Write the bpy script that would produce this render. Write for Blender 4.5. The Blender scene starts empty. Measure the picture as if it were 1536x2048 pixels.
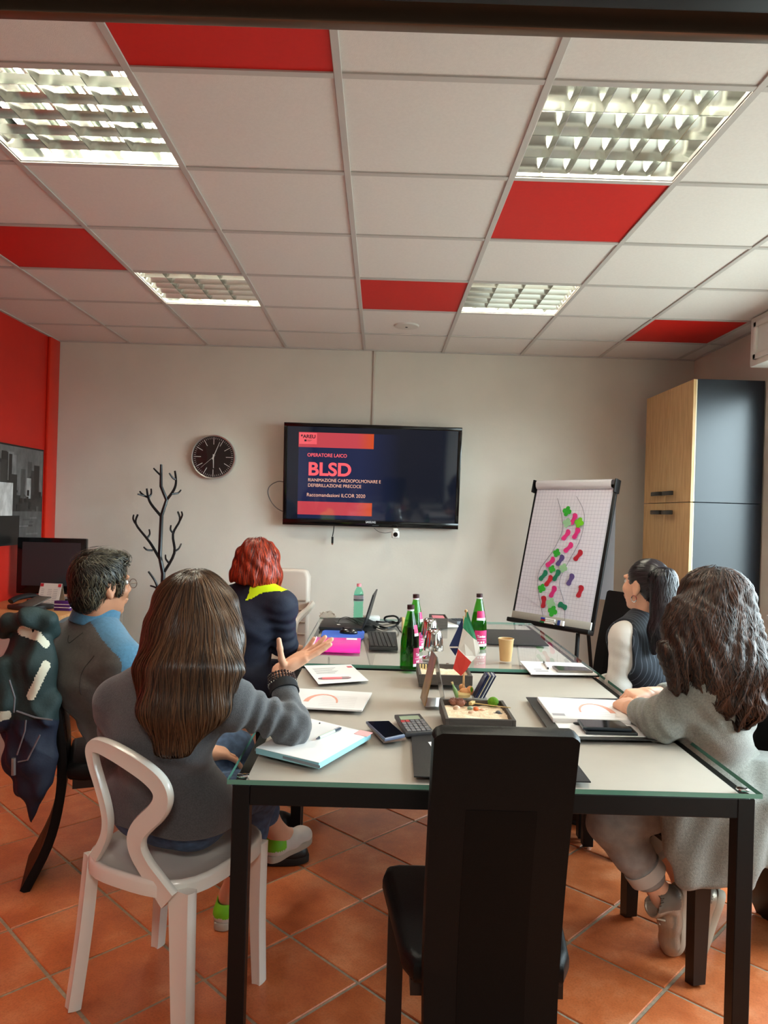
import bpy, bmesh, math, random
import numpy as np
from mathutils import Vector, Matrix
S = bpy.context.scene
COL = S.collection
rnd = random.Random(7)
# ---------------------------------------------------------------- camera
FPX = 1458.99
def _basis(yaw, pitch, roll):
    cy, sy, cp, sp, cr, sr = math.cos(yaw), math.sin(yaw), math.cos(pitch), math.sin(pitch), math.cos(roll), math.sin(roll)
    r = np.array([cy, sy, 0]); f0 = np.array([-sy, cy, 0]); u0 = np.array([0, 0, 1.])
    f = f0*cp+u0*sp; u = u0*cp-f0*sp
    return r*cr+u*sr, u*cr-r*sr, f
CR, CU, CF = _basis(-.00476612, .00029622, .02933333)
HC = 1.446                      # camera height over the floor
CE = HC+1.2333                  # ceiling height
TZ = .765                       # top of the glass tables
cam_d = bpy.data.cameras.new('camera')
cam = bpy.data.objects.new('camera', cam_d); COL.objects.link(cam)
cam.matrix_world = Matrix(((CR[0], CU[0], -CF[0], 0), (CR[1], CU[1], -CF[1], 0), (CR[2], CU[2], -CF[2], HC), (0, 0, 0, 1)))
cam_d.sensor_width = 36; cam_d.lens = FPX/2048*36; cam_d.clip_start = .05
S.camera = cam
def _ray(px, py): return CF*FPX+CR*(px-768)+CU*(1024-py)
def at(px, py, y):              # the point of the room seen at a pixel, at depth y
    d = _ray(px, py); q = d*(y/d[1]); return np.array([q[0], q[1], q[2]+HC])
def on(px, py, z):              # the same, at height z
    d = _ray(px, py); q = d*((z-HC)/d[2]); return np.array([q[0], q[1], z])
# ---------------------------------------------------------------- world, light, exposure
W = bpy.data.worlds.new('World'); S.world = W; W.use_nodes = True
bg = W.node_tree.nodes['Background']
bg.inputs[1].default_value = 15.0
_t = W.node_tree; _tc = _t.nodes.new('ShaderNodeTexCoord'); _sp = _t.nodes.new('ShaderNodeSeparateXYZ'); _r = _t.nodes.new('ShaderNodeValToRGB')
_t.links.new(_tc.outputs['Generated'], _sp.inputs[0]); _mr = _t.nodes.new('ShaderNodeMapRange'); _mr.inputs[1].default_value = -1; _t.links.new(_sp.outputs[2], _mr.inputs[0]); _t.links.new(_mr.outputs[0], _r.inputs[0]); _t.links.new(_r.outputs[0], bg.inputs[0])
_r.color_ramp.elements[0].position = .47; _r.color_ramp.elements[0].color = (.20, .21, .20, 1)          # ground outside
_r.color_ramp.elements[1].position = .53; _r.color_ramp.elements[1].color = (.80, .90, 1.0, 1)          # overcast sky
S.view_settings.view_transform = 'Standard'; S.view_settings.look = 'None'
S.view_settings.gamma = 1; S.view_settings.use_curve_mapping = False
S.view_settings.exposure = 1.02
def area(name, loc, rot, sx, sy, power=0, color=(1, 1, 1), portal=False):
    l = bpy.data.lights.new(name, 'AREA'); l.shape = 'RECTANGLE'; l.size = sx; l.size_y = sy
    l.energy = power; l.color = color; l.cycles.is_portal = portal
    o = bpy.data.objects.new(name, l); COL.objects.link(o); o.location = loc; o.rotation_euler = rot; return o
XL, XR, YB, YF = -2.51, 2.38, 5.60, .90          # room: left, right, back, front
WY0, WY1, WZ0, WZ1 = 1.35, 4.30, .90, 2.32       # window opening in the right wall
DX0, DX1, DZ = -.80, .95, 2.066                   # doorway the photograph is taken from
area('daylight_portal', (XR+.02, (WY0+WY1)/2, (WZ0+WZ1)/2), (0, math.radians(90), 0), WZ1-WZ0, WY1-WY0, 1, portal=True)
area('corridor_fill_light', (.1, -.9, 2.6), (0, 0, 0), .6, .6, 26, (1, .95, .88))  # unseen fill, added to brighten surfaces that face the camera
TUBE = 36.0                                       # glow of the fluorescent tubes
# ---------------------------------------------------------------- helpers
def link(o, parent=None):
    COL.objects.link(o)
    if parent is not None: o.parent = parent
    return o
def tag(o, label=None, cat=None, group=None, kind=None):
    if label: o['label'] = label
    if cat: o['category'] = cat
    if group: o['group'] = group
    if kind: o['kind'] = kind
    return o
def thing(name, label, cat, loc=(0, 0, 0), rz=0, group=None):
    o = bpy.data.objects.new(name, None); o.empty_display_size = .05; COL.objects.link(o)
    o.location = [float(v) for v in loc]; o.rotation_euler = (0, 0, rz)
    return tag(o, label, cat, group)
def copy_tree(o, parent=None):
    c = o.copy(); COL.objects.link(c)
    if parent is not None: c.parent = parent
    for ch in list(o.children): copy_tree(ch, c)
    return c
# materials
MATS = {}
def lin(c): return tuple((v/255/12.92 if v/255 <= .04045 else ((v/255+.055)/1.055)**2.4) for v in c)
def mat(name, col, rough=.5, metal=0, spec=.5, noise=0, nscale=30, bump=0, bscale=200, alpha=None, emit=None, estr=0, coat=0, trans=0, ior=1.45, sheen=0, stretch=None, col2=None, bdetail=2):
    if name in MATS: return MATS[name]
    m = bpy.data.materials.new(name); m.use_nodes = True; nt = m.node_tree; b = nt.nodes['Principled BSDF']
    c = lin(col)
    b.inputs['Base Color'].default_value = (*c, 1); b.inputs['Roughness'].default_value = rough
    b.inputs['Metallic'].default_value = metal; b.inputs['Specular IOR Level'].default_value = spec
    b.inputs['IOR'].default_value = ior
    if trans: b.inputs['Transmission Weight'].default_value = trans
    if coat: b.inputs['Coat Weight'].default_value = coat; b.inputs['Coat Roughness'].default_value = .05
    if sheen: b.inputs['Sheen Weight'].default_value = sheen
    if emit: b.inputs['Emission Color'].default_value = (*lin(emit), 1); b.inputs['Emission Strength'].default_value = estr
    tc = None
    def coords(sc):
        tcn = nt.nodes.new('ShaderNodeTexCoord'); mp = nt.nodes.new('ShaderNodeMapping')
        nt.links.new(tcn.outputs['Object'], mp.inputs[0])
        if stretch: mp.inputs['Scale'].default_value = stretch
        return mp.outputs[0]
    if noise or col2:
        n = nt.nodes.new('ShaderNodeTexNoise'); n.inputs['Scale'].default_value = nscale; n.inputs['Detail'].default_value = 4
        nt.links.new(coords(1), n.inputs['Vector'])
        r = nt.nodes.new('ShaderNodeMix'); r.data_type = 'RGBA'
        if col2: a, d = c, lin(col2)
        else: a, d = tuple(v*(1-noise) for v in c), tuple(min(1, v*(1+noise)) for v in c)
        r.inputs[6].default_value = (*a, 1); r.inputs[7].default_value = (*d, 1)
        mr = nt.nodes.new('ShaderNodeMapRange'); mr.inputs[1].default_value = .35; mr.inputs[2].default_value = .65
        nt.links.new(n.outputs[0], mr.inputs[0]); nt.links.new(mr.outputs[0], r.inputs[0]); nt.links.new(r.outputs[2], b.inputs['Base Color'])
    if bump:
        n2 = nt.nodes.new('ShaderNodeTexNoise'); n2.inputs['Scale'].default_value = bscale; n2.inputs['Detail'].default_value = bdetail
        nt.links.new(coords(1), n2.inputs['Vector'])
        bp = nt.nodes.new('ShaderNodeBump'); bp.inputs['Strength'].default_value = bump; bp.inputs['Distance'].default_value = .004
        nt.links.new(n2.outputs[0], bp.inputs['Height']); nt.links.new(bp.outputs[0], b.inputs['Normal'])
    MATS[name] = m; return m
def glass_mat(name, tint=(255, 255, 255), gloss_rough=0, ior=1.5):       # clear sheet: lets light through, mirrors by angle
    m = bpy.data.materials.new(name); m.use_nodes = True; nt = m.node_tree; nt.nodes.clear()
    o = nt.nodes.new('ShaderNodeOutputMaterial'); mx = nt.nodes.new('ShaderNodeMixShader'); t = nt.nodes.new('ShaderNodeBsdfTransparent')
    g = nt.nodes.new('ShaderNodeBsdfGlossy'); f = nt.nodes.new('ShaderNodeFresnel'); f.inputs[0].default_value = ior
    geo = nt.nodes.new('ShaderNodeNewGeometry')
    t.inputs[0].default_value = (*lin(tint), 1); g.inputs['Roughness'].default_value = gloss_rough
    sub = nt.nodes.new('ShaderNodeMath'); sub.operation = 'SUBTRACT'; sub.inputs[0].default_value = 1; nt.links.new(geo.outputs['Backfacing'], sub.inputs[1])
    mul = nt.nodes.new('ShaderNodeMath'); mul.operation = 'MULTIPLY'; nt.links.new(f.outputs[0], mul.inputs[0]); nt.links.new(sub.outputs[0], mul.inputs[1])
    nt.links.new(mul.outputs[0], mx.inputs[0]); nt.links.new(t.outputs[0], mx.inputs[1]); nt.links.new(g.outputs[0], mx.inputs[2]); nt.links.new(mx.outputs[0], o.inputs[0])
    MATS[name] = m; return m
# mesh builder
class MB:
    def __init__(s): s.v = []; s.f = []; s.m = []; s.M = None
    def raw(s, vs, fs, mi=0):
        n = len(s.v)
        for v in vs:
            v = Vector([float(a) for a in v]); s.v.append(s.M @ v if s.M else v)
        for f in fs: s.f.append([n+i for i in f]); s.m.append(mi)
        return s
    def bm(s, b, mi=0):
        b.verts.index_update(); s.raw([v.co for v in b.verts], [[v.index for v in f.verts] for f in b.faces], mi); b.free(); return s
    def box(s, lo, hi, bev=0, seg=2, mi=0, R=None):
        b = bmesh.new(); bmesh.ops.create_cube(b, size=1)
        lo = Vector([float(a) for a in lo]); hi = Vector([float(a) for a in hi]); c = (lo+hi)/2; d = hi-lo
        for v in b.verts: v.co = Vector((v.co.x*d.x, v.co.y*d.y, v.co.z*d.z))
        if bev: bmesh.ops.bevel(b, geom=list(b.edges), offset=min(bev, .49*min(d)), segments=seg, profile=.5, affect='EDGES')
        for v in b.verts: v.co = (R @ v.co if R else v.co)+c
        return s.bm(b, mi)
    def prism(s, pts, z0, z1, mi=0, bev=0, seg=2):          # outline in xy extruded along z
        b = bmesh.new(); vs = [b.verts.new((float(x), float(y), z0)) for x, y in pts]; f = b.faces.new(vs)
        if f.normal.z > 0 or True:
            r = bmesh.ops.extrude_face_region(b, geom=[f]); 
            for e in r['geom']:
                if isinstance(e, bmesh.types.BMVert): e.co.z = z1
        bmesh.ops.recalc_face_normals(b, faces=list(b.faces))
        if bev:
            es = [e for e in b.edges if abs(e.verts[0].co.z-e.verts[1].co.z) < 1e-6]
            bmesh.ops.bevel(b, geom=es, offset=bev, segments=seg, profile=.5, affect='EDGES')
        return s.bm(b, mi)
    def lathe(s, prof, c=(0, 0, 0), n=24, mi=0):
        vs = []; fs = []
        for r, z in prof:
            for k in range(n):
                a = 2*math.pi*k/n; vs.append((c[0]+max(r, 1e-5)*math.cos(a), c[1]+max(r, 1e-5)*math.sin(a), c[2]+z))
        for i in range(len(prof)-1):
            for k in range(n):
                k2 = (k+1) % n; fs.append((i*n+k, i*n+k2, (i+1)*n+k2, (i+1)*n+k))
        return s.raw(vs, fs, mi)
    def tube(s, path, r, n=8, mi=0, cap=True, flat=None, up=None):
        P = [Vector([float(a) for a in p]) for p in path]; R = r if hasattr(r, '__len__') else [r]*len(P)
        vs = []; fs = []; prev = None
        for i, p in enumerate(P):
            t = (P[min(i+1, len(P)-1)]-P[max(i-1, 0)]).normalized()
            if prev is None:
                a = Vector(up) if up else (Vector((0, 0, 1)) if abs(t.z) < .9 else Vector((0, 1, 0)))
            else: a = prev
            a = (a-t*a.dot(t)).normalized(); prev = a; b = t.cross(a)
            for k in range(n):
                th = 2*math.pi*(k+.5)/n; ca, sb = math.cos(th), math.sin(th)
                fx, fy = flat if flat else (1, 1)
                vs.append(p+a*ca*R[i]*fx+b*sb*R[i]*fy)
        for i in range(len(P)-1):
            for k in range(n):
                k2 = (k+1) % n; fs.append((i*n+k, i*n+k2, (i+1)*n+k2, (i+1)*n+k))
        if cap: fs.append(list(range(n))[::-1]); fs.append([len(vs)-n+k for k in range(n)])
        return s.raw(vs, fs, mi)
    def ball(s, c, r, u=12, v=8, mi=0, R=None):
        b = bmesh.new(); bmesh.ops.create_uvsphere(b, u_segments=u, v_segments=v, radius=1)
        rr = r if hasattr(r, '__len__') else (r, r, r)
        for q in b.verts:
            w = Vector((q.co.x*rr[0], q.co.y*rr[1], q.co.z*rr[2])); q.co = (R @ w if R else w)+Vector([float(a) for a in c])
        return s.bm(b, mi)
    def build(s, name, mats, parent=None, smooth=True, angle=35, **kw):
        me = bpy.data.meshes.new(name); me.from_pydata([tuple(v) for v in s.v], [], s.f)
        for m in (mats if isinstance(mats, (list, tuple)) else [mats]): me.materials.append(m)
        me.polygons.foreach_set('material_index', s.m)
        b = bmesh.new(); b.from_mesh(me); bmesh.ops.recalc_face_normals(b, faces=list(b.faces)); b.to_mesh(me); b.free()
        if smooth:
            me.polygons.foreach_set('use_smooth', [True]*len(me.polygons)); me.set_sharp_from_angle(angle=math.radians(angle))
        o = bpy.data.objects.new(name, me); link(o, parent)
        return tag(o, **kw)
def rz(a): return Matrix.Rotation(a, 4, 'Z')
def T(x, y, z): return Matrix.Translation((float(x), float(y), float(z)))
def frame(o, x, y):                                     # matrix with origin o, x axis x and y axis y
    x = Vector([float(a) for a in x]).normalized(); y = Vector([float(a) for a in y]); z = x.cross(y).normalized(); y = z.cross(x)
    return Matrix(((x.x, y.x, z.x, float(o[0])), (x.y, y.y, z.y, float(o[1])), (x.z, y.z, z.z, float(o[2])), (0, 0, 0, 1)))
def smoothpath(pts, n=6):                                # Catmull-Rom
    P = [np.array(p, float) for p in pts]; out = []
    for i in range(len(P)-1):
        a, b, c, d = P[max(i-1, 0)], P[i], P[i+1], P[min(i+2, len(P)-1)]
        for k in range(n):
            t = k/n; out.append(.5*((2*b)+(-a+c)*t+(2*a-5*b+4*c-d)*t*t+(-a+3*b-3*c+d)*t**3))
    out.append(P[-1]); return out
def textmesh(txt, size, align='LEFT', width=None, bold=0, spacing=1):      # lettering as flat geometry in xy: (verts, faces)
    cu = bpy.data.curves.new('lettering', 'FONT'); cu.body = txt; cu.size = size; cu.align_x = align; cu.offset = bold; cu.space_character = spacing
    o = bpy.data.objects.new('lettering', cu); COL.objects.link(o)
    dg = bpy.context.evaluated_depsgraph_get(); dg.update(); me = bpy.data.meshes.new_from_object(o.evaluated_get(dg))
    vs = [tuple(v.co) for v in me.vertices]; fs = [list(f.vertices) for f in me.polygons]
    bpy.data.objects.remove(o); bpy.data.curves.remove(cu); bpy.data.meshes.remove(me)
    if width and vs:
        w = max(v[0] for v in vs)-min(v[0] for v in vs); k = width/w; vs = [(v[0]*k, v[1], v[2]) for v in vs]
    return vs, fs
def letter(mb, txt, size, M, align='LEFT', width=None, bold=0, mi=0):
    vs, fs = textmesh(txt, size, align, width, bold); old = mb.M; mb.M = (old @ M) if old else M; mb.raw(vs, fs, mi); mb.M = old
# ================================================================ the setting
M_wall = mat('wall_paint', (212, 206, 194), .75, noise=.03, nscale=3, bump=.12, bscale=60)
M_red = mat('red_paint', (196, 28, 12), .5, noise=.05, nscale=3, bump=.05, bscale=80)
M_redtile = mat('red_ceiling_panel', (204, 26, 18), .55, noise=.02, nscale=60)
M_tile = mat('ceiling_panel', (222, 217, 212), .85, noise=.02, nscale=90, bump=.15, bscale=350)
M_rail = mat('ceiling_rail', (190, 185, 180), .5)
M_dark = mat('dark_void', (30, 28, 26), .9)
M_grout = mat('floor_grout', (150, 134, 112), .85, noise=.15, nscale=60, bump=.2, bscale=300)
M_black = mat('black_frame', (15, 13, 13), .45, spec=.3)
M_white = mat('white_enamel', (228, 226, 220), .4)
def terracotta():
    m = bpy.data.materials.new('terracotta_tile'); m.use_nodes = True; nt = m.node_tree; b = nt.nodes['Principled BSDF']
    tc = nt.nodes.new('ShaderNodeTexCoord'); info = nt.nodes.new('ShaderNodeObjectInfo')
    add = nt.nodes.new('ShaderNodeVectorMath'); add.operation = 'ADD'; nt.links.new(tc.outputs['Object'], add.inputs[0])
    sc = nt.nodes.new('ShaderNodeVectorMath'); sc.operation = 'SCALE'; sc.inputs[0].default_value = (37, 11, 5); nt.links.new(info.outputs['Random'], sc.inputs[3]); nt.links.new(sc.outputs[0], add.inputs[1])
    n = nt.nodes.new('ShaderNodeTexNoise'); n.inputs['Scale'].default_value = 5; n.inputs['Detail'].default_value = 6; n.inputs['Roughness'].default_value = .62; nt.links.new(add.outputs[0], n.inputs[0])
    cr = nt.nodes.new('ShaderNodeValToRGB'); e = cr.color_ramp.elements
    e[0].position = .28; e[0].color = (*lin((166, 80, 40)), 1); e[1].position = .74; e[1].color = (*lin((212, 138, 94)), 1)
    k = e.new(.5); k.color = (*lin((192, 104, 58)), 1)
    nt.links.new(n.outputs[0], cr.inputs[0])
    n2 = nt.nodes.new('ShaderNodeTexNoise'); n2.inputs['Scale'].default_value = 160; n2.inputs['Detail'].default_value = 3; nt.links.new(add.outputs[0], n2.inputs[0])
    mx = nt.nodes.new('ShaderNodeMix'); mx.data_type = 'RGBA'; mx.blend_type = 'MULTIPLY'; mx.inputs[0].default_value = .35
    mr = nt.nodes.new('ShaderNodeMapRange'); mr.inputs[1].default_value = .3; mr.inputs[2].default_value = .55; mr.inputs[3].default_value = .6; mr.inputs[4].default_value = 1.1; nt.links.new(n2.outputs[0], mr.inputs[0])
    nt.links.new(cr.outputs[0], mx.inputs[6]); nt.links.new(mr.outputs[0], mx.inputs[7])
    hv = nt.nodes.new('ShaderNodeHueSaturation'); mr2 = nt.nodes.new('ShaderNodeMapRange'); mr2.inputs[3].default_value = .86; mr2.inputs[4].default_value = 1.1; nt.links.new(info.outputs['Random'], mr2.inputs[0]); nt.links.new(mr2.outputs[0], hv.inputs['Value'])
    nt.links.new(mx.outputs[2], hv.inputs['Color']); nt.links.new(hv.outputs[0], b.inputs['Base Color'])
    rr = nt.nodes.new('ShaderNodeMapRange'); rr.inputs[3].default_value = .28; rr.inputs[4].default_value = .5; nt.links.new(n.outputs[0], rr.inputs[0]); nt.links.new(rr.outputs[0], b.inputs['Roughness'])
    bp = nt.nodes.new('ShaderNodeBump'); bp.inputs['Strength'].default_value = .15; bp.inputs['Distance'].default_value = .003; nt.links.new(n.outputs[0], bp.inputs['Height']); nt.links.new(bp.outputs[0], b.inputs['Normal'])
    return m
M_terra = terracotta()
# floor: grout bed with terracotta tiles laid diagonally
floor = MB().box((XL-.1, YF-.15, -.1), (XR+.1, YB+.1, -.004)).build('floor', M_grout, kind='structure')
PIT = .3475*HC/1.5; ANG = math.radians(45.4); OFF = (-.2854, -.2465)
e1 = np.array([math.cos(ANG), math.sin(ANG)]); e2 = np.array([-e1[1], e1[0]])
def clip(poly, x0, x1, y0, y1):
    for ax, lim, sg in ((0, x0, 1), (0, x1, -1), (1, y0, 1), (1, y1, -1)):
        out = []
        for i in range(len(poly)):
            a, b = poly[i], poly[(i+1) % len(poly)]; da, db = sg*(a[ax]-lim), sg*(b[ax]-lim)
            if da >= 0: out.append(a)
            if da*db < 0: t = da/(da-db); out.append((a[0]+(b[0]-a[0])*t, a[1]+(b[1]-a[1])*t))
        poly = out
        if len(poly) < 3: return []
    return poly
GAP = .0055; HT = PIT/2-GAP
full = None
for i in range(-30, 30):
    for j in range(-30, 30):
        c = (e1*(i+OFF[0]+.5)+e2*(j+OFF[1]+.5))*PIT
        if not (XL-.3 < c[0] < XR+.3 and YF-.3 < c[1] < YB+.3): continue
        pts = [tuple(c+e1*sx*HT+e2*sy*HT) for sx, sy in ((-1, -1), (1, -1), (1, 1), (-1, 1))]
        q = clip(pts, XL+.003, XR-.003, YF-.14, YB-.003)
        if len(q) < 3: continue
        if abs(sum(q[k][0]*q[(k+1) % len(q)][1]-q[(k+1) % len(q)][0]*q[k][1] for k in range(len(q))))/2 < .002: continue
        if q == pts or (len(q) == 4 and all(abs(a[0]-b[0])+abs(a[1]-b[1]) < 1e-6 for a, b in zip(q, pts))):
            if full is None:
                b = MB().prism([(-HT, -HT), (HT, -HT), (HT, HT), (-HT, HT)], -.012, 0, bev=.0025, seg=1)
                full = b.build('floor_tile', M_terra, floor, angle=20); o = full
            else: o = full.copy(); link(o)
            o.parent = floor; o.location = (c[0], c[1], rnd.uniform(-.0006, .0006)); o.rotation_euler = (0, 0, ANG+rnd.choice([0, 1, 2, 3])*math.pi/2)
        else:
            b = MB().prism([(x-c[0], y-c[1]) for x, y in q], -.012, 0); o = b.build('floor_tile', M_terra, floor, angle=20); o.location = (c[0], c[1], 0)
# walls
MB().box((XL-.1, YB, -.1), (XR+.1, YB+.1, CE+.3)).build('wall_back', M_wall, kind='structure')
MB().box((XL-.1, YF-.1, -.1), (XL, YB, CE+.3)).build('wall_left', M_red, kind='structure')
w = MB(); w.box((XR, YF-.1, -.1), (XR+.12, WY0, CE+.3)); w.box((XR, WY1, -.1), (XR+.12, YB, CE+.3)); w.box((XR, WY0, -.1), (XR+.12, WY1, WZ0)); w.box((XR, WY0, WZ1), (XR+.12, WY1, CE+.3))
w.build('wall_right', M_wall, kind='structure')
w = MB(); w.box((XL, YF-.1, -.1), (DX0, YF, CE+.3)); w.box((DX1, YF-.1, -.1), (XR, YF, CE+.3)); w.box((DX0, YF-.1, DZ+.03), (DX1, YF, CE+.3))
w.build('wall_front', M_wall, kind='structure')
d = MB(); d.box((DX0-.02, YF-.13, DZ-.012), (DX1+.02, YF-.03, DZ+.03), .004); d.box((DX0-.045, YF-.13, 0), (DX0, YF+.02, DZ+.03)); d.box((DX1, YF-.13, 0), (DX1+.045, YF+.02, DZ+.03))
dr = d.build('door_1', M_black, kind='structure')
MB().box((DX0, YF+.004, DZ-.014), (DX1, YF+.022, DZ+.03), .003).build('door_stop', mat('door_steel', (120, 104, 90), .35, .6), dr)
MB().box((XL, 5.435, 0), (XL+.022, YB, CE), .006).build('trim_1', mat('red_trim', (206, 40, 18), .4), kind='structure')
co = MB(); co.box((-1.6, -2.6, -.1), (-1.5, YF-.1, 2.75)); co.box((1.5, -2.6, -.1), (1.6, YF-.1, 2.75)); co.box((-1.5, -2.6, -.1), (1.5, -2.5, 2.75)); co.box((-1.5, -2.5, 2.65), (1.5, YF-.1, 2.75)); co.box((-1.5, -2.5, -.1), (1.5, YF-.15, 0))
co.build('wall_corridor_unseen', mat('corridor_paint', (150, 140, 130), .8), kind='structure')  # unseen shell behind the camera, added to cut light through the doorway
# window in the right wall, its frame and its roller shutter box
M_pane = glass_mat('window_glass', (240, 246, 244))
wf = MB()
for y0, y1 in ((WY0, WY0+.05), (WY1-.05, WY1), (2.31, 2.36), (3.29, 3.34)): wf.box((XR+.03, y0, WZ0), (XR+.09, y1, WZ1), .004)
for z0, z1 in ((WZ0, WZ0+.05), (WZ1-.05, WZ1)): wf.box((XR+.03, WY0, z0), (XR+.09, WY1, z1), .004)
win = wf.build('window_1', mat('window_frame', (52, 50, 48), .4), kind='structure')
for y0, y1 in ((WY0+.05, 2.31), (2.36, 3.29), (3.34, WY1-.05)): MB().box((XR+.055, y0, WZ0+.05), (XR+.062, y1, WZ1-.05)).build('pane', M_pane, win)
MB().box((XR-.06, WY0-.05, WZ0-.03), (XR+.03, WY1+.05, WZ0), .006).build('window_sill', M_white, win)
sb = MB(); sb.box((2.205, 1.2, 2.385), (XR, 4.40, CE-.002), .006); 
shut = sb.build('trim_2', M_white, kind='structure')
fr = MB()
for a in ((2.19, 1.26, 2.42, 2.206, 4.34, 2.45), (2.19, 1.26, 2.61, 2.206, 4.34, 2.64), (2.19, 1.26, 2.42, 2.206, 1.29, 2.64), (2.19, 4.31, 2.42, 2.206, 4.34, 2.64)): fr.box(a[:3], a[3:], .002)
fr.build('panel_moulding', M_white, shut)
# suspended ceiling
ceil = MB().box((XL-.05, YF-.1, CE+.14), (XR+.05, YB+.05, CE+.16)).build('ceiling', M_dark, kind='structure')
GX = [-.157+.6*i for i in range(-3, 5)]; GY = [2.072+.6*j for j in range(-1, 6)]
gx = [XL]+GX+[XR]; gy = [YF]+GY+[YB]
RW = .012
rails = MB()
for k, x in enumerate(GX):
    MB().box((x-RW, YF, CE), (x+RW, YB, CE+.006), .0015, 1).build('ceiling_rail', M_rail, ceil)
for k, y in enumerate(GY):
    for i in range(len(gx)-1):
        x0 = gx[i]+(RW if i else 0); x1 = gx[i+1]-(RW if i < len(gx)-2 else 0)
        rails.box((x0, y-RW, CE+.001), (x1, y+RW, CE+.006))
rails.build('cross_rail', M_rail, ceil, kind='stuff')
ea = MB(); ea.box((XL, YB-.02, CE-.001), (XR, YB, CE+.006)); ea.box((XL, YF, CE-.001), (XL+.02, YB, CE+.006)); ea.box((XR-.02, YF, CE-.001), (XR, YB, CE+.006)); ea.build('edge_angle', M_rail, ceil)
FIX = {(-2, 0): 'y', (1, 0): 'x', (-2, 3): 'y', (1, 3): 'y'}          # lit panels by grid cell, direction of the troughs
REDS = {(-1, -1), (1, 1), (-3, 2), (0, 3), (3, 4)}
def cell(i, j): return gx[i+4], gx[i+5], gy[j+2], gy[j+3]
for i in range(-4, 5):
    for j in range(-2, 6):
        if (i, j) in FIX: continue
        x0, x1, y0, y1 = cell(i, j)
        t = MB().box((x0+.004, y0+.004, CE+.0065), (x1-.004, y1-.004, CE+.02), .001, 1)
        red = (i, j) in REDS
        o = t.build('ceiling_tile', M_redtile if red else M_tile, ceil)
        if red: o['label'] = 'red ceiling panel'
# recessed mirror louvre lights
def tubemat():
    m = bpy.data.materials.new('fluorescent_tube'); m.use_nodes = True; b = m.node_tree.nodes['Principled BSDF']
    b.inputs['Emission Color'].default_value = (1, .93, .78, 1); b.inputs['Emission Strength'].default_value = TUBE; b.inputs['Base Color'].default_value = (.9, .9, .85, 1); return m
M_tube = tubemat(); M_mirror = mat('mirror_aluminium', (226, 230, 224), .14, 1, bump=.06, bscale=18)
FL = {(-2, 0): 'square louvre ceiling light at the upper left, nearest the doorway', (1, 0): 'square louvre ceiling light at the upper right, directly in front of a red panel',
      (-2, 3): 'square louvre ceiling light near the back wall, left of centre', (1, 3): 'square louvre ceiling light near the back wall, right of the red panel'}
for (i, j), ax in FIX.items():
    x0, x1, y0, y1 = cell(i, j); c = ((x0+x1)/2, (y0+y1)/2)
    t = thing('ceiling_light', FL[(i, j)], 'ceiling light', (c[0], c[1], CE), 0 if ax == 'x' else math.pi/2, 'recessed louvre ceiling lights')
    H = .297-.004
    f = MB()
    for s in (-1, 1): f.box((-H, s*H-.008, .0068), (H, s*H+.008, .02)); f.box((s*H-.008, -H+.008, .0068), (s*H+.008, H-.008, .02))
    f.build('frame', mat('light_frame', (170, 168, 164), .35, .7), t)
    hz = MB(); hz.box((-H, -H, .088), (H, H, .09))
    for s in (-1, 1): hz.box((-H, s*H-.002, .02), (H, s*H+.002, .09)); hz.box((s*H-.002, -H, .02), (s*H+.002, H, .09))
    hz.build('housing', M_mirror, t)
    n = 4; pit = 2*H/n
    for k in range(n):
        y = -H+pit*(k+.5); MB().tube([(-H+.01, y, .066), (H-.01, y, .066)], .008, 10).build('tube', M_tube, t)
    for k in range(n+1):                                   # curved longitudinal reflectors
        y = -H+pit*k; prof = [(.0015, .008), (.006, .03), (.014, .05), (.028, .07)]
        sides = [s for s in (-1, 1) if not (k == 0 and s < 0) and not (k == n and s > 0)]
        m = MB()
        for s in sides:
            vs = [(xx, y+s*w_, z) for w_, z in prof for xx in (-H, H)]
            m.raw(vs, [(2*a, 2*a+1, 2*a+3, 2*a+2) for a in range(3)])
        m.build('reflector', M_mirror, t)
    for k in range(1, 6):                                  # wedge shaped cross blades
        x = -H+2*H*k/6; m = MB()
        pr = [(.001, .008), (.0035, .022), (.009, .036)]
        pts = [(x-w_, z) for w_, z in pr]+[(x+w_, z) for w_, z in pr[::-1]]
        vs = [(px_, yy, z) for yy in (-H, H) for px_, z in pts]; L = len(pts)
        m.raw(vs, [(a, (a+1) % L, L+(a+1) % L, L+a) for a in range(L)]); m.build('cross_blade', M_mirror, t)
t = thing('ceiling_speaker', 'round white flush disc set in a ceiling panel before the television wall', 'speaker', (.136, 4.83, CE+.0065))
MB().lathe([(0, -.011), (.06, -.0105), (.078, -.008), (.085, 0)], n=32).build('cover', mat('disc_white', (205, 200, 192), .5), t)
MB().lathe([(0, -.013), (.008, -.013), (.009, -.0105)], n=10).build('centre_screw', M_dark, t)
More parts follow.
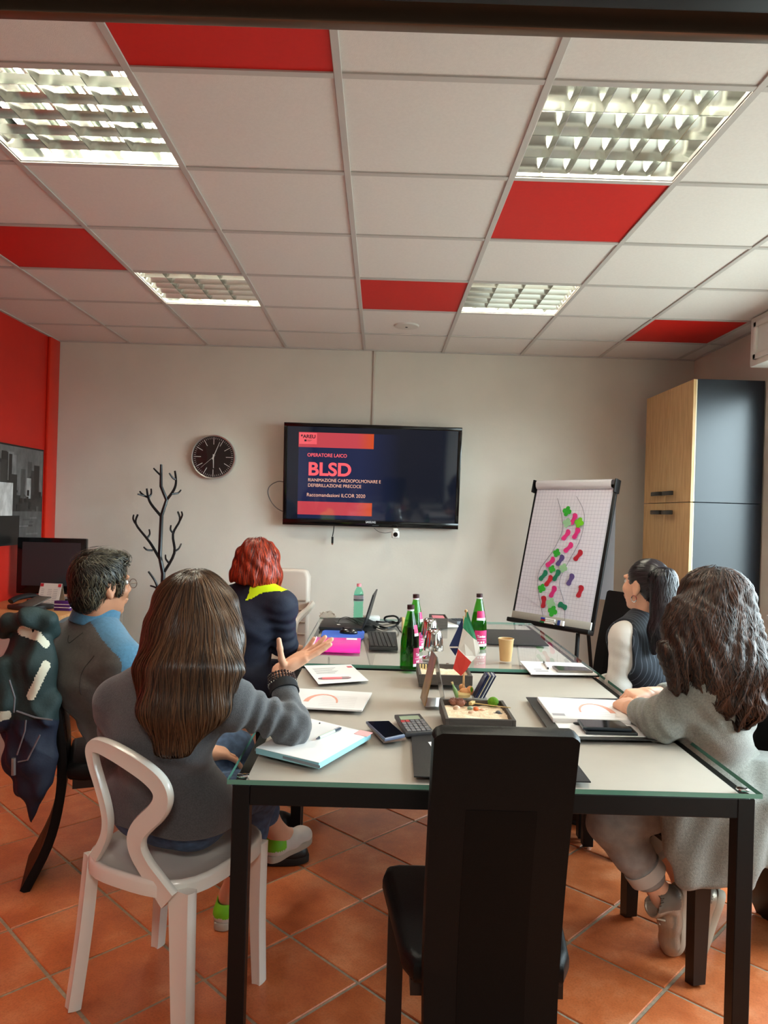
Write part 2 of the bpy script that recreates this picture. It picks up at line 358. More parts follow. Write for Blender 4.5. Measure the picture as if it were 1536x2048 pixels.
# ================================================================ furniture
M_glass = glass_mat('table_glass', (254, 255, 254))
M_edge = mat('glass_edge', (96, 148, 130), .15, coat=.5)
M_frost = mat('frosted_sheet', (192, 181, 172), .5, noise=.02, nscale=8)
M_chrome = mat('chrome', (225, 225, 225), .08, 1)
TX0, TX1 = -.365, .982
def glass_table(y0, y1, label):
    cx, cy = (TX0+TX1)/2, (y0+y1)/2; hx, hy = (TX1-TX0)/2, (y1-y0)/2
    t = thing('glass_table', label, 'table', (cx, cy, 0), 0, 'glass meeting tables')
    L = .044; zt = TZ-.012
    for sx in (-1, 1):
        for sy in (-1, 1):
            x, y = sx*(hx-.012-L/2), sy*(hy-.012-L/2)
            o = MB().box((x-L/2, y-L/2, .012), (x+L/2, y+L/2, zt-.006), .002, 1).build('leg', M_black, t)
            MB().lathe([(0, 0), (.019, 0), (.019, .012)], (x, y, 0), 14).build('levelling_foot', M_chrome, o)
            MB().lathe([(0, .002), (.013, .002), (.016, .0005), (.016, -.002)], (x, y, TZ), 18).build('glass_fixing', M_chrome, t)
            MB().lathe([(.017, -.006), (.017, .0002)], (x, y, zt), 14).build('spacer', M_chrome, t)
    f = MB(); a = hx-.012; b_ = hy-.012; zb = zt-.006-.05
    for s in (-1, 1):
        f.box((-a+L, s*(b_-L/2)-L/2, zb), (a-L, s*(b_-L/2)+L/2, zt-.006), .002, 1); f.box((s*(a-L/2)-L/2, -b_+L, zb), (s*(a-L/2)+L/2, b_-L, zt-.006), .002, 1)
    f.build('apron', M_black, t)
    g = MB(); g.raw([(-hx, -hy, TZ), (hx, -hy, TZ), (hx, hy, TZ), (-hx, hy, TZ), (-hx, -hy, zt), (hx, -hy, zt), (hx, hy, zt), (-hx, hy, zt)], [(0, 1, 2, 3), (7, 6, 5, 4)], 0)
    g.raw([(-hx, -hy, TZ), (hx, -hy, TZ), (hx, hy, TZ), (-hx, hy, TZ), (-hx, -hy, zt), (hx, -hy, zt), (hx, hy, zt), (-hx, hy, zt)], [(0, 4, 5, 1), (1, 5, 6, 2), (2, 6, 7, 3), (3, 7, 4, 0)], 1)
    g.build('glass_top', [M_glass, M_edge], t, smooth=False)
    q = MB().box((-hx+.042, -hy+.036, zt-.005), (hx-.042, hy-.036, zt-.001)).build('frosted_sheet', M_frost, t)
    return t
glass_table(1.83, 3.233, 'nearer glass table with frosted top, black frame and cut-glass edge, closest to the doorway')
glass_table(3.243, 4.656, 'farther glass table carrying the open laptop, under the wall television')
# high-backed black leather chairs: curved back slab down to the floor and two front legs
M_leather = mat('black_leather', (13, 12, 12), .45, bump=.12, bscale=420, spec=.2)
M_leather2 = mat('black_leather_panel', (10, 9, 9), .5, bump=.1, bscale=420, spec=.16)
M_legb = mat('black_wood', (18, 14, 13), .38)
def slab(path, wid, th, n_prof=None):           # side profile in yz, widths in x, rounded edges
    m = MB(); vs = []; P = [np.array(p) for p in path]
    for i, p in enumerate(P):
        t = P[min(i+1, len(P)-1)]-P[max(i-1, 0)]; t = t/np.linalg.norm(t); nrm = np.array([t[1], -t[0]])
        w = wid[i]; r = th*.42
        for x, o_ in ((-w+r*.25, -th/2+r*.0), (-w, -th/2+r), (-w, th/2-r), (-w+r*.25, th/2), (-w+r, th/2), (w-r, th/2), (w-r*.25, th/2), (w, th/2-r), (w, -th/2+r), (w-r*.25, -th/2), (w-r, -th/2), (-w+r, -th/2)):
            vs.append((x, p[0]+nrm[0]*o_, p[1]+nrm[1]*o_))
    k = 12; fs = []
    for i in range(len(P)-1):
        for j in range(k): fs.append((i*k+j, i*k+(j+1) % k, (i+1)*k+(j+1) % k, (i+1)*k+j))
    fs.append(list(range(k))[::-1]); fs.append([len(vs)-k+j for j in range(k)])
    return m.raw(vs, fs)
BK = smoothpath([(-.125, 1.0), (-.085, .84), (-.045, .66), (-.02, .48), (-.025, .32), (-.06, .16), (-.135, 0)], 4)
def black_chair(label, x, y, face, src=[None], lean=0):
    """x, y: middle of the seat's rear edge; face: direction looked in"""
    a = math.atan2(-face[0], face[1])
    if src[0] is not None:
        c = copy_tree(src[0]); c.location = (x, y, 0); c.rotation_euler = (0, 0, a); c['label'] = label; return c
    t = thing('leather_chair', label, 'chair', (x, y, 0), a, 'high-backed black leather chairs'); src[0] = t
    N = len(BK); zs = [p[1] for p in BK]
    wid = [.150 if z > .5 else .150-.006*(1-abs(z-.25)/.25) for z in zs]
    top = [(BK[0][0]-.001, BK[0][1]+.008)]; 
    path = [np.array(BK[0])+np.array([-.0035, .012]), np.array(BK[0])+np.array([-.002, .006])]+list(BK); w2 = [wid[0]-.016, wid[0]-.005]+wid
    bk = slab(path, w2, .034).build('backrest', M_leather, t)
    sub = [p for p in BK if .1 < p[1] < .86]
    ps = slab([(p[0]-.0162, p[1]) for p in sub], [.074]*len(sub), .004); ps.build('inset_panel', M_leather2, bk)
    ps = slab([(p[0]+.0165, p[1]) for p in sub if p[1] > .5], [.074]*len([p for p in sub if p[1] > .5]), .004); ps.build('inset_panel', M_leather2, bk)
    s = MB(); s.prism([(-.165, .0), (.165, .0), (.19, .05), (.232, .38), (.222, .425), (.19, .44), (-.19, .44), (-.222, .425), (-.232, .38), (-.19, .05)], .405, .47, bev=.022, seg=3)
    s.build('seat', M_leather, t, angle=50)
    MB().box((-.17, .02, .375), (.17, .40, .41)).build('seat_frame', M_legb, t)
    for sx in (-1, 1):
        l = MB(); x0 = sx*.193
        l.raw([(x0-.021, .345, .408), (x0+.021, .345, .408), (x0+.021, .405, .408), (x0-.021, .405, .408), (x0-.021, .36, .012), (x0+.021, .36, .0), (x0+.021, .402, .0), (x0-.021, .402, .012)],
              [(0, 1, 2, 3), (7, 6, 5, 4), (0, 4, 5, 1), (1, 5, 6, 2), (2, 6, 7, 3), (3, 7, 4, 0)]); l.build('leg', M_legb, t, smooth=False)
    return t
black_chair('empty black leather chair in the foreground, its back to the viewer', .267, 1.60, (0, 1))
black_chair('black leather chair under the man in the fleece, with the dark jacket over its back', -1.20, 2.89, (.94, .34))
black_chair('black leather chair at the right with the woman in the grey coat on it', 1.357, 2.54, (-.978, -.207))
black_chair('black leather chair under the ponytailed woman in the pinstripe waistcoat', 1.47, 3.12, (-.93, .36))
black_chair('empty black leather chair standing in front of the flip chart', 1.36, 4.22, (-.87, -.5))
black_chair('black leather chair under the red-haired woman at the far table', -.945, 3.72, (.99, .12))
# white plastic chair with S-shaped back
M_plast = mat('white_plastic', (226, 223, 214), .22, spec=.5, coat=.25)
_a, _b, _c = on(142, 1998, 0)[:2], on(350, 2088, 0)[:2], on(530, 1978, 0)[:2]      # three feet seen on the floor
WC = (_a+_c)/2; ex = _b-_a; ex /= np.linalg.norm(ex); ey = np.array([-ex[1], ex[0]])
wt = thing('white_chair', 'glossy white plastic chair with a looping S-shaped back under the long-haired woman', 'chair', (WC[0], WC[1], 0), math.atan2(ex[1], ex[0]))
def wl(p): d = np.array(p[:2])-WC; return np.array([d@ex, d@ey, p[2]])
def band(path, nrm, wid, th):
    P = [np.array(p) for p in path]; vs = []; k = 10; nrm = np.array(nrm, float); nrm /= np.linalg.norm(nrm)
    for i, p in enumerate(P):
        t = P[min(i+1, len(P)-1)]-P[max(i-1, 0)]; t /= np.linalg.norm(t); sd = np.cross(nrm, t); sd /= np.linalg.norm(sd); n2 = np.cross(t, sd)
        w = wid[i]/2; h = th/2
        for a, b in ((-w, -h*.35), (-w, h*.35), (-w*.86, h), (0, h*.8), (w*.86, h), (w, h*.35), (w, -h*.35), (w*.86, -h), (0, -h*.8), (-w*.86, -h)): vs.append(p+sd*a+n2*b)
    fs = [(i*k+j, i*k+(j+1) % k, (i+1)*k+(j+1) % k, (i+1)*k+j) for i in range(len(P)-1) for j in range(k)]
    fs.append(list(range(k))[::-1]); fs.append([len(vs)-k+j for j in range(k)])
    return MB().raw(vs, fs)
RY = -.165                                                           # local y of the rear feet line
def onback(px, py, lean=.0):                                        # pixel on the chair's back plane, in chair coordinates
    d = _ray(px, py); n = ey; k = ((WC+ey*(RY-.02))@n)/(d[:2]@n); q = d*k; return wl((q[0], q[1], q[2]+HC))
bp = [(192, 1712), (207, 1692), (222, 1668), (229, 1640), (224, 1603), (212, 1560), (202, 1512), (194, 1480), (206, 1468), (241, 1491), (286, 1518), (320, 1541), (338, 1560), (346, 1582), (341, 1604), (326, 1622), (303, 1637), (283, 1652), (273, 1674), (276, 1700), (291, 1730), (318, 1766), (340, 1800)]
bw = [.030, .028, .026, .026, .026, .026, .028, .032, .042, .050, .054, .056, .058, .058, .058, .058, .058, .058, .058, .054, .052, .060, .07]
pp = [onback(*q) for q in bp]
for q in pp:                                                        # lean back above the seat
    if q[2] > .44: q[1] -= .10*(q[2]-.44)
for _ in range(2): pp = [pp[0]]+[.25*pp[i-1]+.5*pp[i]+.25*pp[i+1] for i in range(1, len(pp)-1)]+[pp[-1]]
sp = smoothpath(pp, 5); sw = [float(np.interp(i/5, range(len(bw)), bw)) for i in range(len(sp))]
band(sp, (0, 1, .1), sw, .024).build('backrest', M_plast, wt, angle=60)
# seat
out = []
for k in range(40):
    a = 2*math.pi*k/40; c, s = math.cos(a), math.sin(a); n = 3.2
    r = (abs(c)**n+abs(s)**n)**(-1/n); out.append((.222*r*c*(1.0 if s > 0 else .95), .015+.222*r*s))
sm = MB(); vs = []
rings = [(1.0, .405), (1.0, .435), (.985, .446), (.95, .448), (.90, .440), (.6, .430), (.25, .427)]
for sc, z in rings: vs += [(x*sc, .015+(y-.015)*sc, z) for x, y in out]
fs = [(i*40+j, i*40+(j+1) % 40, (i+1)*40+(j+1) % 40, (i+1)*40+j) for i in range(len(rings)-1) for j in range(40)]
fs.append([(len(rings)-1)*40+j for j in range(40)])
b0 = len(vs); vs += [(x*.96, .015+(y-.015)*.96, .405) for x, y in out]; vs += [(x*.93, .015+(y-.015)*.93, .424) for x, y in out]
fs += [(j, b0+j, b0+(j+1) % 40, (j+1) % 40) for j in range(40)]+[(b0+j, b0+40+j, b0+40+(j+1) % 40, b0+(j+1) % 40) for j in range(40)]; fs.append([b0+40+j for j in range(40)][::-1])
sm.raw(vs, fs).build('seat', M_plast, wt, angle=60)
def wleg(top, bot, w0, w1, nrm): 
    mid = (np.array(top)*.5+np.array(bot)*.5)*np.array([.985, .985, 1]); P = smoothpath([top, mid, bot], 6)
    return band(P, nrm, [w0+(w1-w0)*i/(len(P)-1) for i in range(len(P))], .036).build('leg', M_plast, wt, angle=60)
wleg((.175, RY+.0, .428), (.20, RY-.01, .0), .078, .052, (0, 1, 0))
wleg((-.185, RY+.03, .428), (-.20, RY-.01, .0), .05, .038, (.5, 1, 0))
wleg((.185, .17, .428), (.20, .17, .0), .05, .032, (0, 1, 0))
wleg((-.185, .17, .428), (-.20, .17, .0), .05, .032, (0, 1, 0))
# beige upholstered armchair at the far corner of the table
M_beige = mat('beige_leather', (196, 182, 170), .5, bump=.08, bscale=200)
ba = thing('beige_chair', 'high-backed beige upholstered chair with armrests by the back wall, behind the red-haired woman', 'chair', (-.73, 4.66, 0), math.radians(180-8))
b = MB()
b.prism([(-.235, .50), (.235, .50), (.24, 1.0), (.22, 1.04), (.19, 1.05), (-.19, 1.05), (-.22, 1.04), (-.24, 1.0)], -.04, .04, bev=.025, seg=3)
M_ = Matrix(((1, 0, 0, 0), (0, 0, -1, -.26), (0, 1, 0, 0), (0, 0, 0, 1))); b.v = [M_ @ v for v in b.v]
bb = b.build('backrest', M_beige, ba, angle=50)
for z in (.62, .70, .78, .845): MB().tube([(-.225, -.215, z), (.225, -.215, z)], .006, 6).build('seam', mat('beige_seam', (168, 152, 138), .7), bb)
MB().box((-.25, -.22, .40), (.25, .28, .50), .03, 3).build('seat', M_beige, ba)
for s in (-1, 1):
    MB().tube(smoothpath([(s*.262, -.24, .82), (s*.268, -.08, .80), (s*.27, .15, .78), (s*.27, .24, .73), (s*.27, .25, .45)], 4), .024, 8, flat=(1, .8)).build('armrest', M_beige, ba)
    for sy in (-.22, .24): MB().tube([(s*.22, sy, .41), (s*.235, sy*1.05, 0)], [.02, .014], 8).build('leg', M_black, ba)
# tall cupboard in the right corner
M_oak = mat('oak_veneer', (206, 168, 118), .45, col2=(186, 146, 98), nscale=14, stretch=(3, 3, .35))
M_slate = mat('slate_laminate', (24, 30, 40), .3, spec=.55, noise=.06, nscale=4)
M_grip = mat('dark_handle', (52, 50, 48), .35, .5)
CX0, CX1, CY0, CY1, CZ, CS = 1.925, 2.37, 4.53, 5.33, 2.333, 1.565
cb = thing('cupboard', 'tall corner cupboard with oak doors and a dark slate side panel', 'cupboard', (CX0, CY0, 0))
for nm, z0, z1 in (('lower_carcass', 0, CS-.0015), ('upper_carcass', CS+.0015, CZ)):
    MB().box((.024, 0, z0), (CX1-CX0, CY1-CY0, z1), .0015, 1).build(nm, M_slate, cb)
    MB().box((.017, .0, z0+.003), (.0238, .018, z1-.003)).build('edge_strip', mat('pale_edge', (226, 206, 170), .4), cb)
W2 = (CY1-CY0)/2
for z0, z1, hz in ((.08, CS-.002, CS-.065), (CS+.002, CZ-.002, CS+.062)):
    for k in range(2):
        y0 = k*W2+.002; y1 = (k+1)*W2-.002
        dd = MB().box((0, y0 if k else .0, z0), (.0165, y1, z1), .001, 1).build('door', M_oak, cb)
        yc = W2-.016 if k == 0 else W2+.016; s = -1 if k == 0 else 1
        h = MB(); h.prism([(-.012, yc), (-.030, yc+s*.004), (-.038, yc+s*.02), (-.038, yc+s*.15), (-.03, yc+s*.175), (-.024, yc+s*.175), (-.026, yc+s*.02), (-.012, yc+s*.012)], hz-.014, hz+.014, bev=.003, seg=1); h.box((-.02, min(yc, yc+s*.016), hz-.008), (0, max(yc, yc+s*.016), hz+.008), .002)
        h.build('handle', M_grip, dd)
# desk in the left corner (its top and panels behind the jacket)
M_desk = mat('desk_beech', (202, 150, 98), .4, col2=(186, 132, 82), nscale=10, stretch=(.4, 3, 3))
dk = thing('desk', 'beech wood desk in the left corner under the red wall', 'desk', (-2.1, 4.6, 0))
MB().box((-.40, -.55, .755), (.24, .85, .78), .003).build('desktop', M_desk, dk)
MB().box((-.39, -.52, 0), (.21, -.495, .755)).build('side_panel', mat('desk_grey', (186, 178, 170), .6), dk)
MB().box((-.39, .80, 0), (.21, .825, .755)).build('side_panel', MATS['desk_grey'], dk)
MB().box((.18, -.495, .30), (.2, .80, .755)).build('modesty_panel', MATS['desk_grey'], dk)
# ================================================================ things on the walls and floor
# television
tv_w, tv_h = 1.325, .765
Mtv = frame(np.array([-.072, 5.46, 1.766-.054]), (1, .012, 0.0), (0, -.11, 1))
tv = thing('television', 'large black wall television showing a red and blue title slide', 'television', (0, 0, 0)); tv.matrix_world = Mtv
M_gloss = mat('gloss_black', (6, 6, 7), .12, spec=.6)
def scr(name, col, s, rough=.06):
    return mat(name, (4, 4, 5), rough, spec=.6, emit=col, estr=s*.55)
b = MB(); hw, hh = tv_w/2, tv_h/2
b.prism([(-hw, -hh), (hw, -hh), (hw, hh), (-hw, hh)], -.05, -.012, bev=.006); b.build('casing', M_gloss, tv)
be = MB()
for a in ((-hw, hh-.028, hw, hh), (-hw, -hh, hw, -hh+.045), (-hw, -hh+.045, -hw+.028, hh-.028), (hw-.028, -hh+.045, hw, hh-.028)): be.box((a[0], a[1], -.013), (a[2], a[3], .0), .003)
be.build('bezel', M_gloss, tv)
sw, s0, s1 = hw-.028, -hh+.045, hh-.028
MB().raw([(-sw, s0, -.006), (sw, s0, -.006), (sw, s1, -.006), (-sw, s1, -.006)], [(0, 1, 2, 3)]).build('screen', scr('screen_idle', (22, 27, 40), .8), tv)
# slide is laid out in tv coordinates read off the frame: u 0..1 over the casing, v 0..1 down
def uv(u, v): return (-hw+u*tv_w, hh-v*tv_h)
def quad(name, u0, v0, u1, v1, m, z=-.0052):
    a = uv(u0, v0); c = uv(u1, v1); return MB().raw([(a[0], c[1], z), (c[0], c[1], z), (c[0], a[1], z), (a[0], a[1], z)], [(0, 1, 2, 3)]).build(name, m, tv)
def scr_blend():
    m = scr('slide_navy', (34, 42, 76), .8); nt = m.node_tree; b = nt.nodes['Principled BSDF']
    tc = nt.nodes.new('ShaderNodeTexCoord'); sp = nt.nodes.new('ShaderNodeSeparateXYZ'); nt.links.new(tc.outputs['Object'], sp.inputs[0])
    mr = nt.nodes.new('ShaderNodeMapRange'); mr.inputs[1].default_value = uv(.44, 0)[0]; mr.inputs[2].default_value = uv(.66, 0)[0]; nt.links.new(sp.outputs[0], mr.inputs[0])
    mx = nt.nodes.new('ShaderNodeMix'); mx.data_type = 'RGBA'; mx.inputs[6].default_value = (*lin((34, 42, 76)), 1); mx.inputs[7].default_value = (*lin((22, 27, 40)), 1)
    nt.links.new(mr.outputs[0], mx.inputs[0]); nt.links.new(mx.outputs[2], b.inputs['Emission Color']); return m
quad('slide_field', .083, .09, .67, .93, scr_blend(), -.0056)
def scr_grad():
    m = scr('slide_coral', (205, 72, 82), .8); nt = m.node_tree; b = nt.nodes['Principled BSDF']
    tc = nt.nodes.new('ShaderNodeTexCoord'); sp = nt.nodes.new('ShaderNodeSeparateXYZ'); nt.links.new(tc.outputs['Object'], sp.inputs[0])
    mr = nt.nodes.new('ShaderNodeMapRange'); mr.inputs[1].default_value = uv(.41, 0)[0]; mr.inputs[2].default_value = uv(.5, 0)[0]; nt.links.new(sp.outputs[0], mr.inputs[0])
    mx = nt.nodes.new('ShaderNodeMix'); mx.data_type = 'RGBA'; mx.inputs[6].default_value = (*lin((205, 72, 82)), 1); mx.inputs[7].default_value = (*lin((216, 82, 40)), 1)
    nt.links.new(mr.outputs[0], mx.inputs[0]); nt.links.new(mx.outputs[2], b.inputs['Emission Color']); return m
Mco = scr_grad()
quad('slide_band', .083, .09, .505, .235, Mco, -.0052); quad('slide_band', .083, .765, .505, .895, Mco, -.0052)
quad('slide_logo_box', .086, .095, .185, .205, scr('slide_logo', (244, 96, 104), .9), -.0048)
M_lt = scr('slide_text_coral', (250, 96, 104), 1.0); M_lp = scr('slide_text_peach', (250, 188, 160), .95); M_ld = scr('slide_text_dark', (30, 26, 40), .6)
def tl(name, txt, u, v, size, m, width=None, bold=0):
    a = uv(u, v); mb = MB(); letter(mb, txt, size, T(a[0], a[1], -.0044), width=width, bold=bold); return mb.build(name, m, tv, smooth=False)
tl('lettering', 'OPERATORE LAICO', .133, .325, .036, M_lt, .222*tv_w, .0006)
tl('lettering', 'BLSD', .137, .505, .135, M_lt, .24*tv_w, .004)
tl('lettering', 'RIANIMAZIONE CARDIOPOLMONARE E', .139, .568, .034, M_lp, .41*tv_w)
tl('lettering', 'DEFIBRILLAZIONE PRECOCE', .139, .62, .034, M_lp, .30*tv_w)
tl('lettering', 'Raccomandazioni ILCOR 2020', .133, .715, .037, M_lp, .33*tv_w)
tl('lettering', '*AREU', .095, .147, .036, M_ld, .082*tv_w, .001)
q = MB(); a = uv(.115, .172)
q.box((a[0], a[1]-.006, -.0046), (a[0]+.016, a[1]+.008, -.0044)); q.box((a[0]+.02, a[1]+.003, -.0046), (a[0]+.055, a[1]+.0055, -.0044)); q.box((a[0]+.02, a[1]-.004, -.0046), (a[0]+.045, a[1]-.0015, -.0044)); q.build('logo_mark', M_ld, tv, smooth=False)
a = uv(.472, .962); mb = MB(); letter(mb, 'SAMSUNG', .022, T(a[0], a[1], .0006), width=.075, bold=.0006); mb.build('lettering', mat('bezel_lettering', (200, 200, 205), .4), tv, smooth=False)
a = uv(.51, .985); mb = MB(); mb.box((a[0], a[1], .0003), (a[0]+.05, a[1]+.003, .0006)); mb.build('bezel_mark', mat('bezel_dim', (95, 95, 98), .4), tv, smooth=False)
MB().box((-.15, -.1, -.085), (.15, .1, -.05), .004).build('wall_bracket', M_black, tv)
# cable trunking, dangling cables, webcam
x = at(750, 707, 5.59)[0]
tag(MB().box((x-.011, YB-.012, at(748, 843, 5.59)[2]-.06), (x+.011, YB, CE-.002), .003).build('cable_trunking', mat('trunking_white', (204, 196, 184), .5)), 'narrow white cable trunking running from ceiling down to the television', 'trunking')
M_cab = mat('cable_grey', (92, 90, 88), .5); M_cabk = mat('cable_black', (18, 18, 18), .45)
tag(MB().tube(smoothpath([at(*q, 5.53) for q in [(572, 965), (556, 963), (540, 972), (536, 986), (543, 1004), (556, 1018), (572, 1025)]], 6), .004, 6).build('loop_cable', M_cab), 'grey cable looping out at the left edge of the television', 'cable')
u = thing('usb_cable', 'short black cable with a plug dangling below the television', 'cable', at(665, 1075, 5.52))
o0 = at(665, 1075, 5.52); MB().tube([at(*q, 5.52)-o0 for q in [(668, 1052), (667, 1062), (665, 1073)]], .0035, 6).build('cord', M_cabk, u)
MB().box((-.008, -.006, -.045), (.008, .006, .006), .002).build('plug', M_cabk, u); MB().box((-.006, -.003, -.055), (.006, .003, -.045)).build('plug_tip', M_chrome, u)
wc0 = at(791, 1069, 5.44); wc = thing('webcam', 'small white cube webcam hanging from the lower edge of the television', 'webcam', wc0)
MB().box((-.029, -.02, -.028), (.029, .02, .028), .012, 3).build('body', M_white, wc)
MB().box((-.018, -.015, .027), (.018, .03, .046), .004).build('clip', M_white, wc)
wf_ = MB(); wf_.M = frame((0, -.0205, 0), (1, 0, 0), (0, 0, 1)); wf_.lathe([(0, .002), (.013, .002), (.017, .001), (.018, -.002)], n=20); wf_.build('lens', M_gloss, wc)
tag(MB().tube(smoothpath([at(*q, 5.47) for q in [(748, 1056), (757, 1063), (770, 1066), (783, 1064)]], 5), .0018, 5).build('webcam_lead', M_cabk), 'thin black lead running along under the television to the webcam', 'cable')
# clock
cc = at(427, 914, 5.57); ck = thing('wall_clock', 'round black-faced wall clock with a thin silver rim and white dashes', 'clock', cc); RCK = .168
fm = frame((0, 0, 0), (1, 0, 0), (0, 0, 1))
def fl(): m = MB(); m.M = fm; return m
fl().lathe([(RCK-.012, -.03), (RCK, -.03), (RCK, .012), (RCK-.003, .016), (RCK-.010, .014), (RCK-.012, .006)], n=64).build('rim', mat('silver_rim', (190, 188, 184), .3, .8), ck)
fl().lathe([(0, .002), (RCK-.011, .002)], n=48).build('dial', mat('clock_dial', (16, 16, 17), .35), ck)
mk = fl(); mw = mat('clock_white', (225, 225, 220), .5)
for k in range(60):
    a = 2*math.pi*k/60; big = k % 5 == 0; r0, r1, w = (.095 if big else .136, .150, .0022 if big else .0012)
    c, s = math.cos(a), math.sin(a); mk.raw([(r*c-q*s, r*s+q*c, .003) for r, q in ((r0, -w), (r1, -w), (r1, w), (r0, w))], [(0, 1, 2, 3)])
mk.build('dashes', mw, ck, smooth=False)
for nm, ang, ln, w in (('hour_hand', math.radians(272), .085, .004), ('minute_hand', math.radians(68), .125, .003), ('second_hand', math.radians(222), .125, .0012)):
    h = fl(); c, s = math.cos(ang), math.sin(ang); z = {'hour_hand': .005, 'minute_hand': .006, 'second_hand': .007}[nm]
    h.raw([(r*c-q*s, r*s+q*c, zz) for r, q, zz in ((-.02, -w, z), (ln, -w*.6, z), (ln, w*.6, z), (-.02, w, z))], [(0, 1, 2, 3)]); h.build(nm, mw, ck, smooth=False)
fl().lathe([(0, .011), (.005, .011), (.006, .004)], n=12).build('hub', mw, ck)
fl().lathe([(0, .013), (RCK-.011, .012)], n=48).build('cover_glass', glass_mat('clear_glass', (250, 250, 250)), ck)
# coat tree
TY = 5.3; ct0 = at(325, 1210, TY); ct = thing('coat_stand', 'black metal coat stand shaped like a bare branching tree', 'coat stand', (ct0[0], TY, 0))
M_ct = mat('black_metal', (16, 16, 18), .32, spec=.5)
def br(name, pts, r0, r1, dy=0):
    P = [at(px, py, TY+dy*(i/(max(len(pts)-1, 1))))-np.array([ct0[0], TY, 0]) for i, (px, py) in enumerate(pts)]
    sp_ = smoothpath(P, 4); n = len(sp_); MB().tube(sp_, [r0+(r1-r0)*i/(n-1) for i in range(n)], 8).build(name, M_ct, ct)
k_ = 520/1521                                           # measured in a magnified crop
def cq(l): return [(x*k_, 600+y*700/2048) for x, y in l]
tr = cq([(943, 962), (942, 1090), (975, 1170), (945, 1262), (935, 1500), (955, 1600), (948, 1750)])
P = [at(px, py, TY)-np.array([ct0[0], TY, 0]) for px, py in tr]; P = P+[np.array([P[-1][0]-.003, 0, .05])]
MB().tube(P, [.009, .012, .013, .014, .015, .016, .016, .018], 8).build('trunk', M_ct, ct)
for pts, dy in (([(975, 1170), (1018, 1110), (1030, 1060), (1023, 1000)], .02), ([(1026, 1050), (1010, 1040), (990, 1012)], -.03), ([(1005, 1135), (1040, 1130), (1058, 1112)], .05),
                ([(940, 1025), (925, 1012), (898, 984)], -.05), ([(940, 1262), (885, 1195), (866, 1150), (858, 1103)], -.04), ([(866, 1155), (835, 1143), (806, 1136)], -.06), ([(840, 1143), (826, 1130), (818, 1120)], .02), ([(868, 1155), (884, 1135), (884, 1105)], .03),
                ([(932, 1510), (885, 1430), (855, 1390), (795, 1310), (806, 1255)], -.05), ([(790, 1305), (779, 1280), (782, 1257)], .03), ([(862, 1392), (876, 1370), (873, 1343)], .03), ([(893, 1465), (860, 1462), (841, 1446)], -.05),
                ([(962, 1590), (1020, 1480), (1012, 1370), (1052, 1290), (1040, 1238)], .05), ([(1052, 1290), (1066, 1260), (1062, 1238)], -.03), ([(1014, 1365), (998, 1345), (1000, 1318)], -.02), ([(1022, 1470), (1045, 1455), (1060, 1426)], .05), ([(985, 1535), (970, 1515), (968, 1492)], -.04),
                ([(948, 1755), (925, 1690), (905, 1640), (868, 1588)], -.04), ([(922, 1690), (905, 1680), (880, 1672)], .04)):
    br('branch', cq(pts), .011 if len(pts) > 3 else .008, .007 if len(pts) > 3 else .0055, dy)
MB().lathe([(0, 0), (.17, 0), (.17, .012), (.03, .028), (.022, .06)], n=32).build('base', M_ct, ct)
# flip chart
BL, BR, TL_, TR_ = at(1022, 1235, 5.05), at(1185, 1262, 4.55), at(1070, 970, 5.2), at(1235, 968, 4.70)
fo = (BL+BR)/2; fc = thing('flip_chart', 'tilted flip chart with a squared sheet covered in paper footprints', 'flip chart', (0, 0, 0))
FM = frame((BL+BR)/2, BR-BL, ((TL_+TR_)-(BL+BR))); fc.matrix_world = FM
bw_ = (np.linalg.norm(BR-BL)+np.linalg.norm(TR_-TL_))/4; bh_ = np.linalg.norm((TL_+TR_)/2-(BL+BR)/2)
MB().box((-bw_, -.02, -.02), (bw_, bh_, -.004), .004).build('board', M_black, fc)
MB().box((-bw_, -.03, -.02), (bw_, .0, .045), .006).build('pen_tray', M_black, fc)
MB().box((-bw_+.012, .002, -.003), (bw_-.012, .05, .012), .002).build('pad_edge', mat('pad_grey', (176, 170, 160), .7), fc)
def sheetmat():
    m = mat('squared_paper', (226, 222, 232), .75); nt = m.node_tree; b = nt.nodes['Principled BSDF']
    tc = nt.nodes.new('ShaderNodeTexCoord'); br_ = nt.nodes.new('ShaderNodeTexBrick'); br_.offset = 0; br_.inputs['Scale'].default_value = 1
    br_.inputs['Brick Width'].default_value = .025; br_.inputs['Row Height'].default_value = .025; br_.inputs['Mortar Size'].default_value = .0008
    br_.inputs['Color1'].default_value = br_.inputs['Color2'].default_value = (*lin((226, 222, 232)), 1); br_.inputs['Mortar'].default_value = (*lin((178, 172, 190)), 1)
    nt.links.new(tc.outputs['Object'], br_.inputs[0]); nt.links.new(br_.outputs[0], b.inputs['Base Color']); return m
M_sheet = sheetmat()
sh = MB(); nx, ny = 8, 24; pw = bw_-.026; vs = []; fs = []
for j in range(ny+1):
    for i in range(nx+1):
        x = -pw+2*pw*i/nx; y = .02+(bh_-.045)*j/ny; v = j/ny
        z = .006+.002*math.sin(3*x+5*v); vs.append((x, y, z))
for j in range(ny):
    for i in range(nx): a = j*(nx+1)+i; fs.append((a, a+1, a+nx+2, a+nx+1))
sheet = MB().raw(vs, fs).build('paper_sheet', M_sheet, fc)
MB().raw([(x+.004, y-.004, z-.0045) for x, y, z in vs], fs).build('paper_pad', mat('plain_paper', (214, 210, 214), .8), fc)
rp = smoothpath([(bh_-.035, .010), (bh_-.02, .028), (bh_+.012, .034), (bh_+.03, .01), (bh_+.03, -.02), (bh_+.0, -.03), (bh_-.25, -.034)], 5)
